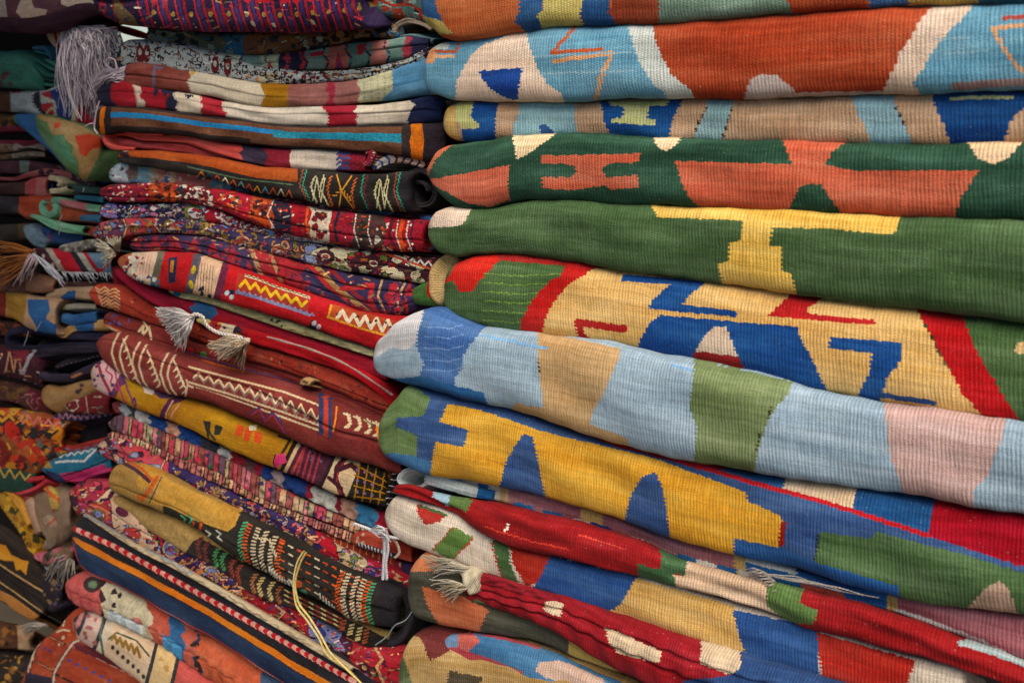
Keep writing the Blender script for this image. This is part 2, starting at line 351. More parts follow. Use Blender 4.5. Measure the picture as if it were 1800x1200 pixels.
def fringe(name, root, tips, n, out, rad, cols, parent=None, seed=1, spread=4, curl=10, wob=1.5, lift=.012):
    """a bunch of yarns from root=(x,y) or a root line (x0,y0,x1,y1) to tips line (x0,y0,x1,y1)"""
    r = rs(seed); st = []
    for i in range(n):
        f = (i + r.uniform(-.4, .4))/max(1, n-1); f = min(max(f, 0), 1)
        if len(root) == 4: ax, ay = root[0] + (root[2]-root[0])*f, root[1] + (root[3]-root[1])*f
        else: ax, ay = root[0] + r.uniform(-1, 1)*spread*.4, root[1] + r.uniform(-1, 1)*spread*.4
        bx, by = tips[0] + (tips[2]-tips[0])*f + r.uniform(-1, 1)*spread, tips[1] + (tips[3]-tips[1])*f + r.uniform(-1, 1)*spread
        c = r.uniform(-1, 1)*curl; dx, dy = bx-ax, by-ay; L = math.hypot(dx, dy) + 1e-6
        mx, my = (ax+bx)/2 - dy/L*c*.5, (ay+by)/2 + dx/L*c*.5 - abs(curl)*.3
        oo = out + r.uniform(-.3, .6)*lift
        st.append(strand((ax, ay, mx, my, bx, by), 0, rad*r.uniform(.7, 1.15), 14, outs=[out, oo + lift*.5, oo], wob=wob, r=r, taper=True))
    return tubes(name, st, cols, parent)
def cord(name, path, out, rad, col, parent=None, outs=None, twist=2, n=90, pitch=9):
    """a plied cord: strands twisted round one path"""
    pts = np.array(path, float).reshape(-1, 2); t = np.r_[0, np.cumsum(np.hypot(*np.diff(pts, axis=0).T))]; s = np.linspace(0, t[-1], n)
    x = pchip(t, pts[:, 0], s); y = pchip(t, pts[:, 1], s); tx = np.gradient(x); ty = np.gradient(y); ln = np.hypot(tx, ty) + 1e-9
    o = np.interp(s/t[-1], np.linspace(0, 1, len(outs)), outs) if outs else np.full(n, out)
    if twist == 1: return tubes(name, [(np.c_[x, y], o, rad)], [col], parent)
    st = []
    for k in range(twist):
        a = s/pitch*2*math.pi + k*2*math.pi/twist
        st.append((np.c_[x - ty/ln*rad*.7*np.sin(a), y + tx/ln*rad*.7*np.sin(a)], o + np.cos(a)*rad*.7*.0006, rad*.72))
    return tubes(name, st, [col], parent)
def tag(o, label, group=None, cat='rug'):
    o['label'] = label; o['category'] = cat
    if group: o['group'] = group
    return o
def root(name, label, group, xy, out=0., cat='rug'):
    o = bpy.data.objects.new(name, None); COL.objects.link(o); o.empty_display_size = .02
    return tag(o, label, group, cat)
def place_roots():
    """move every Empty to the base of its parts"""
    for o in [o for o in COL.objects if o.type == 'EMPTY']:
        ch = [c for c in COL.objects if c.parent == o]
        P = np.array([v for c in ch for v in c.bound_box]); lo = P.min(0); hi = P.max(0)
        b = ((lo[0]+hi[0])/2, (lo[1]+hi[1])/2, lo[2]); o.location = b
        for c in ch: c.location = (-b[0], -b[1], -b[2])
def simple(name, rgb, rough=.9):
    m = bpy.data.materials.new(name); m.use_nodes = True; nt = m.node_tree; b = nt.nodes['Principled BSDF']; b.inputs['Roughness'].default_value = rough; b.inputs['Specular IOR Level'].default_value = .02
    t = nt.nodes.new('ShaderNodeTexNoise'); t.inputs['Scale'].default_value = 9; t.inputs['Detail'].default_value = 8
    c = nt.nodes.new('ShaderNodeValToRGB'); c.color_ramp.elements[0].color = (*[v*.6 for v in rgb], 1); c.color_ramp.elements[1].color = (*[min(1, v*1.3) for v in rgb], 1)
    g = nt.nodes.new('ShaderNodeTexCoord'); nt.links.new(g.outputs['Object'], t.inputs['Vector']); nt.links.new(t.outputs[0], c.inputs[0]); nt.links.new(c.outputs[0], b.inputs['Base Color']); return m
def plane(name, corners, m):
    me = bpy.data.meshes.new(name); me.from_pydata([tuple(c) for c in corners], [], [tuple(range(len(corners)))]); me.update()
    o = link(name, me, m); o['kind'] = 'structure'; return o
# ------------------------------------------------------------------ the setting: back wall with one gap to daylight, and the ground
wallm = simple('shade-dark plaster', (.014, .012, .012)); gm = simple('worn floor', (.12, .10, .08))  # wall colour taken near black: darkness of the gaps is put into it
WO = -.42
def wp(a, z): return -N*(K - WO) + D_*a + UP*z
g0 = unproj(np.array([[205., 92.]]), WO)[0]; g1 = unproj(np.array([[262., 34.]]), WO)[0]
ga, gb = g1 @ D_, g0 @ D_; gz0, gz1 = g0[2], g1[2]
me = bpy.data.meshes.new('wall'); A_ = [-3, ga, gb, 5]; Z_ = [-1.35, gz0, gz1, 1.6]
vs = [tuple(wp(a, z) - N*0) for z in Z_ for a in A_]; fs = [(j*4+i, j*4+i+1, (j+1)*4+i+1, (j+1)*4+i) for j in range(3) for i in range(3) if not (i == 1 and j == 1)]
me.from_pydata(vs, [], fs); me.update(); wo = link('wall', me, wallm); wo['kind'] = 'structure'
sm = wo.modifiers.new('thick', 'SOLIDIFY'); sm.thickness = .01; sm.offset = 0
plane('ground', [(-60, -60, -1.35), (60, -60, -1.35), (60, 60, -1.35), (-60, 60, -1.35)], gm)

def slab(name, a0, a1, o0, o1, z0, z1, m):
    vs = [tuple(-N*(K - o) + D_*a + UP*z) for z in (z0, z1) for o in (o0, o1) for a in (a0, a1)]
    me = bpy.data.meshes.new(name); me.from_pydata(vs, [], [(0,1,3,2),(4,6,7,5),(0,4,5,1),(2,3,7,6),(0,2,6,4),(1,5,7,3)]); me.update()
    o = link(name, me, m); o['kind'] = 'structure'; return o
slab('added_shade_slab', 1.0, 3.2, WO + .02, .85, .62, .68, wallm)  # unseen slab overhead, added to keep sun and sky off the left stack
slab('added_side_blocker', 2.9, 3.0, WO + .02, 1.1, -1.34, .6, wallm)  # unseen upright slab, added to block skylight from the left
# ================================================================== RIGHT STACK: flat-woven kilims, nearest the camera
Q = .003; GR = 'kilims folded in the right-hand stack'; RO = .02
R1B = [735,45, 752,50, 770,66, 800,71, 830,70, 900,58, 960,51, 1100,43, 1240,37, 1400,23, 1500,15, 1650,10, 1850,4]
def f(p):
    p.poly('2B5585', 735,-50,762,-50,764,0,769,20,778,38,765,36,735,28); p.poly('B5A765', 735,26,765,34,779,40,797,60,760,62,735,50)
    p.poly('2B5585', 914,-50,955,-50,953,18,944,30,956,55,925,56,904,38,912,20); p.poly('BDB06A', 957,-50,1035,-50,1028,18,1019,28,1028,52,955,56,944,28,955,18)
    p.poly('2B5585', 1035,-50,1075,-50,1070,20,1084,46,1028,50,1019,26); p.poly('96472F', 1080,-50,1160,-50,1158,46,1085,46,1069,20,1076,10)
    p.poly('708A7B', 1158,-50,1380,-50,1385,4,1397,30,1290,40,1158,46); p.poly('A04528', 1380,-50,1520,-50,1524,6,1530,20,1397,26,1386,4)
    p.poly('3A5E90', 1522,-50,1600,-50,1597,20,1530,20); p.poly('B79C55', 1600,-50,1722,-50,1720,16,1598,18); p.poly('2F5F72', 1722,-50,1900,-50,1900,20,1720,16)
tag(rug('kilim_rug', [735,-62,1850,-70], R1B, 741, 1850, 'B15E35', f, out=RO+.012, l=9, q=Q, sag=1.1, bulge=.52),
    'terracotta kilim with blue and yellow-green blocks, topmost of the right-hand stack', GR)
R2B = [745,160, 760,168, 790,179, 900,179, 1000,178, 1100,175, 1350,173, 1500,168, 1850,158]
def f(p):
    p.poly('BFC9C2', 700,60,790,60,790,86,700,95); p.poly('D89B6E', 740,88,768,84,764,110,742,112)
    p.poly('E3CCB8', 925,50,893,62,847,80,830,97,817,117,803,143,799,185,890,190,995,185,987,163,963,147,947,123,937,100,928,73)
    p.poly('1C4796', 842,125,920,119,915,140,910,176,890,174,863,157,847,137)
    p.line('C4663B', 5, 808,70,803,91,767,91); p.line('E0B58E', 6, 765,100,796,99)
    p.line('B95A33', 6, 1013,48,970,93,1060,87); p.line('D4A57B', 8, 975,108,1077,93,1060,127,1048,172)
    p.poly('C3CCC9', 1103,40,1145,38,1153,73,1163,100,1180,130,1200,148,1216,158,1226,185,1180,185,1165,160,1150,150,1130,120,1113,80)
    p.poly('A8472A', 1145,30,1645,8,1643,20,1612,43,1600,70,1583,90,1575,115,1567,130,1553,185,1226,185,1216,158,1200,148,1180,130,1163,100,1153,73)
    p.poly('C2B4B0', 1306,185,1317,143,1333,132,1367,132,1383,147,1400,163,1560,160,1560,185)
    p.poly('D8C2AF', 1643,8,1710,8,1703,20,1680,45,1660,65,1640,90,1625,120,1605,145,1615,162,1610,185,1550,185,1555,155,1567,130,1575,115,1583,90,1600,70,1612,43)
    p.line('D4A57B', 7, 1850,42,1800,44,1745,50,1765,85,1782,108,1800,128,1850,160); p.line('A85148', 8, 1765,32,1850,26); p.line('9A7F7E', 14, 1680,152,1850,140)
    for x, y, X, Y in ((940,100,1110,92),(950,130,1120,125),(1660,95,1740,88),(1640,70,1700,66)): p.line('8FB3C2', 2.5, x,y,X,Y)
tag(rug('kilim_rug', [745,96, 757,82, 775,72, 830,66, 900,56, 950,50, 1200,38, 1400,22, 1600,12, 1850,2], R2B, 747, 1850, '6A9FBA', f, out=RO+.004, l=8, q=Q, sag=1.1, bulge=.6),
    'sky blue kilim with orange-red panels and a navy quarter moon on cream', GR)
R4T = [750,290, 765,262, 785,252, 850,246, 900,238, 1000,235, 1100,238, 1250,244, 1400,249, 1600,252, 1850,250]
def f(p):
    p.poly('CBAA67', 770,170,802,170,800,205,803,225,814,260,770,260)
    p.poly('B9BE80', 804,170,836,170,828,205,845,225,812,227,801,207); p.poly('1A5090', 835,170,880,170,872,205,870,260,815,260,812,228,845,226,828,203)
    p.poly('86B0BC', 913,170,1010,170,1010,210,1022,262,900,262,903,220,912,200); p.poly('2C4E86', 947,220,960,218,975,234,952,237)
    p.poly('1A5090', 1052,170,1202,170,1190,195,1180,215,1175,260,1085,260,1062,215,1060,195)
    p.poly('BFC48A', 1070,178,1177,175,1172,186,1143,187,1138,208,1153,212,1150,221,1074,216,1078,209,1095,207,1098,188,1073,186)
    p.poly('8CAEB4', 1245,165,1297,165,1283,200,1275,225,1268,262,1215,262,1225,225,1238,205)
    p.line('3B2A22', 2.2, 1243,188,1232,208,1222,232); p.line('3B2A22', 2.2, 1288,190,1279,215,1270,244)
    p.poly('86ACBA', 1496,165,1572,165,1577,195,1590,220,1612,270,1540,270,1520,220,1505,195); p.line('3B2A22', 2.2, 1575,188,1586,210,1596,234)
    p.poly('14427E', 1636,160,1850,160,1850,185,1800,190,1775,215,1762,270,1676,270,1660,220,1645,190); p.line('B9BE80', 6, 1672,173,1782,171)
tag(rug('kilim_rug', [780,190, 800,182, 850,179, 1000,178, 1350,172, 1500,167, 1850,156], [780,235, 800,246, 850,250, 1000,242, 1250,250, 1600,258, 1850,256], 780, 1850, 'B99A7E', f, out=RO-.004, l=10, q=Q, sag=1.1, bulge=.7),
    'thin tan kilim with pale blue bands and deep blue patches, above the dark green kilim', GR)
R4B = [750,310, 775,348, 800,364, 850,366, 890,358, 940,352, 1000,352, 1100,360, 1200,363, 1400,371, 1600,382, 1850,389]
def f(p):
    p.poly('C87050', 740,310,750,285,765,256,812,240,806,252,785,262,768,278,756,300,745,325)
    p.poly('CB7058', 745,318,820,304,897,290,893,320,896,352,860,364,825,358,780,335,763,326)
    p.poly('E3CCA4', 900,230,985,230,968,243,950,255,928,270,908,283,905,262)
    p.poly('C4674E', 953,274,1127,270,1120,286,1070,287,1058,300,1065,312,1120,308,1123,330,1075,333,1063,326,1010,334,955,332,953,312,1005,311,1013,303,1010,292,990,288,952,288)
    p.poly('E0C8A2', 1146,230,1205,230,1190,255,1170,267,1155,258)
    p.poly('C4644A', 1187,283,1392,289,1385,270,1375,240,1500,240,1465,265,1450,290,1500,300,1722,300,1708,320,1690,345,1675,395,1497,392,1460,350,1445,325,1425,322,1405,330,1383,375,1235,372,1210,345,1195,310)
    p.poly('DCC09C', 1690,240,1805,240,1775,275,1750,289,1720,280,1710,262)
tag(rug('kilim_rug', R4T, R4B, 750, 1850, '2C4F3E', f, out=RO+.006, l=19, q=Q, sag=1.1, bulge=.52),
    'dark green kilim with salmon half moons and a salmon H-shaped motif', GR)
R5B = [750,425, 775,448, 800,452, 830,448, 900,447, 1000,459, 1100,477, 1200,491, 1350,511, 1500,531, 1650,549, 1850,575]
def f(p):
    p.poly('E0CBB8', 740,330,860,350,835,362,823,378,813,396,740,402)
    p.poly('DDB85F', 1143,355,1590,372,1580,392,1572,412,1450,402,1358,400,1353,432,1375,435,1375,475,1392,482,1402,530,1276,520,1262,465,1282,460,1283,427,1303,422,1307,388,1220,384,1155,382)
tag(rug('kilim_rug', [750,385, 765,370, 790,362, 850,364, 940,350, 1100,358, 1200,361, 1400,369, 1600,379, 1850,386], R5B, 753, 1850, '48623F', f, out=RO+.008, l=12, q=Q, sag=1.1, bulge=.52),
    'plain grass green kilim with one yellow stepped bar', GR)
# red, green and cream kilim with two inner folds peeping out at its left end
g6 = root('kilim_rug', 'cream, red and green kilim with royal blue hooks, cream inner fold showing at left', GR, (785, 500))
def f(p):
    p.poly('CF2A20', 775,500,793,480,815,440,890,435,878,458,845,490,832,512,808,513,797,492)
    p.poly('A82A28', 870,435,1260,470,1260,488,1100,476,1000,468,880,458)
    for y in (480, 496, 512, 528, 545, 562): p.line('7C9A4A', 1.8, 850, y, 905, y+5, 985, y+2)
    p.poly('BE2321', 996,462,1050,465,1013,495,990,520,975,545,955,580,950,610,912,600,918,560,935,530,960,500,985,485)
    p.poly('DDB573', 1045,472,1150,470,1400,500,1605,530,1625,570,1660,640,1700,690,1745,750,1100,640,948,615,958,560,985,515,1015,490)
    p.poly('1F5294', 1095,482,1242,494,1212,520,1200,535,1298,547,1295,557,1200,549,1140,542,1145,530,1178,500,1091,494)
    p.poly('B32224', 1398,510,1455,518,1418,545,1422,551,1540,562,1540,571,1350,556,1365,541)
    p.line('AE2423', 13, 1097,578,1016,566,1022,590,1043,612)
    p.poly('1F5294', 1150,562,1162,554,1402,574,1407,592,1432,640,1470,720,1330,700,1114,650,1125,600,1140,570)
    p.poly('DCC6B0', 1258,574,1276,574,1298,626,1222,618,1240,588); p.poly('9E2727', 1222,617,1299,627,1325,680,1208,660)
    p.poly('1F5294', 1460,591,1585,602,1585,630,1560,665,1543,720,1500,712,1530,650,1532,620,1457,611); p.line('2A4C82', 9, 1548,694,1642,708)
    p.poly('B91B20', 1605,525,1690,540,1702,585,1730,640,1770,705,1815,770,1755,760,1690,690,1665,640,1640,600,1625,570); p.ell('D0B080', 1800,612,16,11)
    p.line('1D3F2A', 3, 1622,563,1640,595,1650,620)
rug('outer_fold', [775,478, 800,456, 830,446, 900,445, 1000,457, 1100,475, 1350,509, 1500,529, 1850,573], [775,548, 800,563, 850,577, 950,592, 1050,602, 1180,628, 1300,653, 1450,690, 1600,716, 1850,750], 781, 1850, '4E6A42', f, out=RO+.002, l=11, q=Q, sag=1.1, bulge=.5, parent=g6)
ribbon('inner_fold', [812,450, 790,462, 775,485, 775,510, 790,535], [24,34,42,42,30], 'DDBB82', None, out=RO-.012, kind='flat', q=None, parent=g6)
def f(p): p.ell('B3261F', 758,508, 9,16)
rug('corner_fold', [720,505, 760,490, 800,485], [720,535, 760,540, 800,545], 720, 800, '4F7A40', f, out=RO-.022, l=22, r_=6, kind='flat', parent=g6)
R7B = [655,655, 700,673, 740,684, 800,698, 870,712, 950,740, 1050,772, 1150,797, 1300,828, 1400,841, 1500,856, 1600,871, 1850,912]
def f(p):
    p.poly('C5C6CB', 640,530,752,530,737,575,733,600,715,615,690,610,640,640)
    p.poly('4368A0', 752,520,800,520,855,572,832,600,815,625,812,650,800,665,800,700,735,668,745,640,733,610,735,585,742,560)
    p.poly('2C6398', 690,665,740,662,800,678,850,690,862,720,780,715,690,690)
    for y in (575, 592, 612, 633, 650): p.line('6C8DBD', 2, 745, y, 790, y+2, 815, y-4)
    p.poly('B89A70', 946,580,1092,612,1088,632,1075,660,1060,695,1045,720,1037,745,1104,770,1108,800,1000,775,897,735,905,708,955,717,952,680,945,640)
    p.poly('72835A', 1222,630,1394,670,1388,690,1365,715,1350,740,1333,790,1325,840,1215,830,1222,800,1225,745,1212,720,1215,690)
    p.line('342B22', 2.4, 946,632,948,655); p.line('342B22', 2.4, 1336,758,1330,792); p.line('342B22', 2.4, 1357,715,1350,735)
    p.poly('BC9F9B', 1551,690,1772,720,1768,745,1755,785,1735,840,1710,860,1712,900,1600,895,1590,868,1580,840,1565,800,1558,740)
    p.line('78A5D0', 4, 1180,640,1215,650); p.line('78A5D0', 5, 850,590,960,612)
tag(rug('kilim_rug', [655,600, 670,590, 690,563, 720,545, 755,538, 790,556, 850,573, 950,588, 1050,599, 1180,625, 1300,650, 1450,687, 1600,713, 1850,748], R7B, 657, 1850, '93AABC', f, out=RO+.016, l=13, q=Q, sag=1.4, bulge=.52, wr=.003),
    'pale blue kilim with tan, green and dusty pink blocks', GR)
R8B = [664,795, 700,816, 760,840, 800,843, 870,856, 950,871, 1060,905, 1180,948, 1300,976, 1400,1000, 1500,1032, 1650,1062, 1850,1086]
def f(p):
    p.poly('647D50', 650,660,700,660,758,700,745,731,698,735,695,750,700,752,735,766,732,805,690,797,650,800); p.poly('3C6E9E', 686,795,735,803,800,825,800,850,700,830)
    p.poly('D4A03A', 787,709,850,722,950,757,1150,805,1312,865,1313,880,1372,905,1378,925,1368,962,1295,946,1290,990,1180,970,1040,910,880,880,755,850,765,775,815,786,823,757,773,740)
    p.poly('3A5788', 872,880,890,810,905,785,920,763,938,768,945,810,966,900); p.poly('3A5788', 1092,940,1110,870,1130,838,1150,828,1162,850,1170,880,1184,980)
    p.poly('B22028', 1060,760,1285,805,1290,822,1260,826,1080,785); p.poly('23558A', 1285,805,1392,820,1378,861,1288,844); p.poly('D8BE9F', 1388,825,1515,845,1500,896,1376,862)
    p.poly('23558A', 1508,845,1660,870,1635,938,1498,894); p.poly('A01024', 1645,875,1850,900,1850,1012,1631,941)
    p.line('BE2028', 8, 1060,772,1180,806,1250,826,1330,850,1450,882,1634,941)
    p.poly('4E6A44', 1440,934,1530,946,1540,934,1700,975,1850,1022,1850,1110,1690,1090,1560,1040,1430,986); p.poly('B49A88', 1735,1030,1760,1019,1775,1040,1792,1080,1690,1080)
    p.line('2A2A3A', 3, 1440,936,1432,985); p.poly('8E241F', 1373,918,1383,915,1379,958,1369,960)
    p.poly('2A5C9A', 1290,950,1370,962,1440,990,1580,1030,1580,1060,1440,1030,1290,980)
tag(rug('kilim_rug', [664,725, 690,690, 705,672, 740,680, 800,697, 870,711, 950,739, 1050,771, 1150,796, 1300,826, 1400,839, 1500,854, 1850,908], R8B, 666, 1850, '3A5788', f, out=RO+.008, l=14, q=Q, sag=1.1, bulge=.5, wr=.003),
    'slate blue kilim with a long golden yellow panel cut by blue spikes', GR)
# mauve, white and royal blue thin kilim squeezed below the golden one
g9 = root('kilim_rug', 'thin dusky mauve kilim with royal blue checks, its white end curling out at left', GR, (700, 850))
def f(p):
    p.bands(840, [(860,'2B63A0'),(878,'C9C4B5'),(895,'B69A70'),(1020,'A06B72'),(1060,'C4A66A'),(1290,'A06B72'),(1312,'C4A66A'),(1400,'2B63A0'),(1560,'2B63A0'),(1578,'C4A66A'),(1900,'A5666E')])
    for x, c in ((905,'2B63A0'),(955,'2B63A0'),(1010,'CFCFC8'),(1040,'1E4A90'),(1110,'CFCFC8'),(1190,'2B63A0'),(1225,'CFCFC8'),(1262,'2B63A0'),(1300,'CFD2CC')): p.vp(c, x,.72,x+34,.72,x+34,1.2,x,1.2)
    p.vp('CFD2CC', 1312,-.1,1400,-.1,1400,.3,1312,.3); p.line('C9CCCB', 8, 1578,1072,1650,1098,1720,1125,1765,1146)
    p.vp('C25A48', 1410,.6,1485,.6,1485,1.3,1410,1.3)
rug('main_fold', [800,838, 870,852, 950,868, 1060,902, 1180,945, 1300,973, 1400,998, 1500,1030, 1650,1058, 1850,1082], [800,868, 850,876, 960,905, 1080,937, 1200,985, 1300,1012, 1400,1036, 1480,1052, 1580,1078, 1700,1122, 1850,1180], 800, 1850, 'C9CCCB', f, out=RO-.004, l=6, q=Q, sag=1.1, bulge=.7, parent=g9)
def f(p): p.bands(60, [(100,'2B6CA6')], jag=2)
ribbon('curled_end', [872,872, 830,862, 780,848, 745,840], [16,20,22,20], 'C9D3D3', lambda p: p.bands(0, [(26,'2B6CA6'),(100,'C9D3D3')]), out=RO+.004, parent=g9, back=.05)
ribbon('curled_end', [820,836, 780,829, 740,822, 712,828, 701,842, 712,853, 735,856, 752,848], [18,20,20,14,9,8,8,6], 'C9D3D3', lambda p: p.bands(0, [(16,'2B6CA6'),(100,'C9D3D3')]), out=RO+.002, parent=g9, back=.05)
fringe('fringe', (1345,1005,1372,1030), (1305,1000,1350,1042), 26, RO+.012, 1.5, ['D8CDC4','C9BDB4','B8ACA8'], g9, seed=3, spread=5, curl=8)
fringe('fringe', (1340,1008,1380,1018), (1450,1028,1540,1050), 5, RO+.01, 1.5, ['D8CDC4'], g9, seed=4, spread=6, curl=8)
R10T = [690,850, 710,850, 760,864, 850,879, 960,905, 1100,944, 1200,983, 1300,1010, 1400,1034, 1550,1070, 1700,1122, 1850,1180]
R10B = [690,866, 730,877, 770,890, 800,902, 830,925, 855,942, 900,960, 1000,985, 1150,1020, 1250,1045, 1360,1080, 1400,1098, 1500,1122, 1600,1150, 1850,1225]
def f(p):
    p.poly('8FB0C4', 768,850,800,862,790,890,760,872); p.poly('55703F', 795,858,832,878,820,899,788,886)
    p.line('E4DFD2', 3, 887,932,892,929,895,918); p.line('D3402C', 2, 850,925,930,950,1000,965); p.line('CC3A2A', 2, 1020,940,1100,965)
    p.poly('3F6040', 1143,935,1225,960,1205,1012,1187,1006,1202,1050,1122,1025,1122,990,1160,1001,1163,975)
    p.poly('C2A78D', 1215,960,1360,1010,1350,1038,1348,1060,1375,1086,1370,1125,1196,1065,1185,1010,1203,1012)
    p.poly('55723F', 1350,1020,1420,1025,1405,1058,1438,1073,1430,1097,1397,1095,1392,1130,1370,1125,1375,1086,1348,1064); p.line('93A3A6', 13, 1690,1128,1740,1142,1850,1185)
tag(rug('kilim_rug', R10T, R10B, 692, 1850, '8E181C', f, out=RO+.014, l=9, q=Q, sag=1.1, bulge=.8, wr=.003),
    'scarlet kilim roll with green stepped corners and a tan patch, under the mauve kilim', GR)
def f(p):
    p.poly('A8352E', 732,885,785,902,772,918,747,921,735,905); p.line('4A6A45', 5, 738,888,785,905)
    p.poly('5F7E42', 797,925,835,945,797,984,758,966); p.line('B5352B', 2, 797,928,760,966); p.line('B5352B', 2, 833,946,797,982)
    p.poly('4D6A42', 866,950,895,950,897,990,922,1045,890,1035,877,1000); p.line('B5352B', 2.4, 864,950,875,995,890,1030)
    p.poly('B03024', 895,950,985,975,967,1002,947,1022,925,1030,902,990); p.poly('2F5590', 968,975,1125,1012,1085,1070,1060,1100,925,1050,945,1022)
    p.poly('CFA764', 1118,1015,1292,1065,1295,1110,1312,1145,1335,1200,1050,1090,1095,1058); p.poly('2F5590', 1288,1070,1445,1105,1437,1155,1450,1240,1330,1200,1297,1110)
    p.poly('B83228', 1436,1110,1610,1160,1580,1240,1450,1240)
tag(rug('kilim_rug', [677,885, 692,867, 740,880, 800,900, 850,938, 900,957, 1000,983, 1150,1018, 1360,1078, 1500,1120, 1700,1178], [677,925, 700,948, 750,970, 800,987, 850,1008, 900,1025, 1000,1055, 1100,1087, 1200,1120, 1300,1150, 1400,1178, 1700,1275], 677, 1700, 'CFC3B4', f, out=RO+.006, l=15, q=Q, sag=1.1, bulge=.52),
    'off-white kilim with green bands, then deep blue and ochre blocks, under the scarlet roll', GR)
# crimson corded bundle with two knotted fringes
g12 = root('kilim_rug', 'crimson corded kilim bundle with two pale knotted fringes at its left tip', GR, (830, 1030))
def f(p):
    p.poly('C2AF95', 960,1052,992,1060,985,1085,957,1073); p.poly('C2AF95', 1065,1102,1100,1115,1165,1145,1160,1165,1085,1148,1068,1125); p.line('3E6A45', 5, 835,1055,850,1060)
    p.poly('C2AF95', 1235,1120,1300,1140,1304,1170,1285,1186,1230,1165); p.poly('2A4676', 1300,1135,1600,1200,1600,1320,1240,1320,1200,1195,1285,1186,1304,1168)
rug('bundle', [812,1022, 830,1011, 870,1022, 930,1034, 1000,1052, 1100,1082, 1200,1116, 1300,1146, 1400,1174, 1560,1218], [812,1045, 830,1055, 900,1080, 960,1105, 1000,1130, 1060,1165, 1140,1205, 1300,1270, 1560,1330], 814, 1560, '8A1822', f, out=RO+.014, l=8, q=Q, sag=1.4, bulge=.8, lump=.7, crease=[(-.05,.006),(.5,.004)], parent=g12)
ribbon('cord_fold', [838,1012, 900,1030, 960,1052, 1040,1085, 1130,1130, 1230,1178], [20,20,20,18,16], '821824', lambda p: p.bands(50, [(60,'BBAA90'),(78,'821824'),(86,'BBAA90'),(92,'A01D28'),(101,'2A4676')]), out=RO+.022, parent=g12, lump=.5, back=.04)
fringe('fringe', (822,1000), (745,975,770,1010), 34, RO+.03, 1.5, ['CFC7B4','BDB5A2','DAD3C3','A9A08C'], g12, seed=5, spread=9, curl=12)
fringe('fringe', (826,1032), (760,1025,795,1053), 34, RO+.03, 1.6, ['D6CAB2','C4B69C','DDD4C0','AFA288'], g12, seed=6, spread=8, curl=10)
rug('knot', [808,992, 830,995, 850,1010], [808,1010, 825,1045, 850,1030], 808, 850, 'BDB39C', None, out=RO+.024, l=14, r_=14, kind='yarn', lump=1., parent=g12, back=.02)
def f(p):
    p.poly('C8774F', 700,940,760,940,815,985,800,1000,760,1004,700,1004); p.poly('C06E4A', 742,1030,770,1038,800,1040,860,1072,852,1085,836,1130,790,1120,760,1080,750,1060)
    p.poly('B9A05A', 1002,1120,1040,1140,1110,1180,1130,1260,990,1200,995,1170)
tag(rug('kilim_rug', [718,985, 740,965, 770,973, 800,985, 850,1008, 900,1030, 1000,1075, 1100,1120, 1250,1200], [718,1065, 730,1083, 760,1095, 800,1104, 900,1120, 950,1131, 1000,1150, 1100,1185, 1250,1250], 718, 1250, '4A4A3E', f, out=RO+.002, l=11, q=Q, sag=1.1, bulge=.52),
    'charcoal olive kilim with burnt orange patches, under the crimson fringed bundle', GR)
def f(p):
    p.poly('6E3030', 715,1080,745,1085,830,1115,780,1150,755,1160,740,1120,715,1115); p.poly('5A6A48', 690,1140,708,1150,725,1200,730,1250,690,1250); p.poly('4A4030', 790,1178,850,1190,830,1240,780,1240)
tag(rug('kilim_rug', [703,1118, 720,1103, 745,1096, 800,1107, 900,1124, 1000,1155, 1100,1190], [703,1235, 760,1245, 900,1260, 1100,1290], 704, 1100, 'B29360', f, out=RO-.004, l=14, q=Q, sag=1.1, bulge=.8),
    'ochre kilim end with a maroon top corner, left of the raspberry pink roll', GR)
def f(p):
    p.poly('6E8FB2', 760,1105,812,1112,808,1135,780,1140,770,1130); p.poly('C2685F', 805,1112,850,1118,845,1135,825,1148,805,1135); p.poly('4878A2', 832,1112,1000,1150,1110,1210,1110,1260,900,1260,920,1180,870,1160,825,1145,845,1125)
    p.poly('C4A594', 950,1163,985,1160,1060,1190,1080,1230,960,1190,940,1178)
tag(rug('kilim_rug', [773,1122, 790,1112, 830,1114, 900,1125, 960,1145, 1020,1170, 1100,1205], [773,1162, 790,1178, 850,1192, 920,1215, 1100,1290], 773, 1100, 'B14B55', f, out=RO+.010, l=10, q=Q, sag=1.1, bulge=.52),
    'small rolled kilim end in raspberry pink and denim blue at the bottom edge', GR)
# ================================================================== MIDDLE STACK: thinner, patterned rugs
GM = 'rugs folded in the middle stack'; MO = -.025; CELL = 1.35
NV = '1F2140'; MR = '6E1D24'
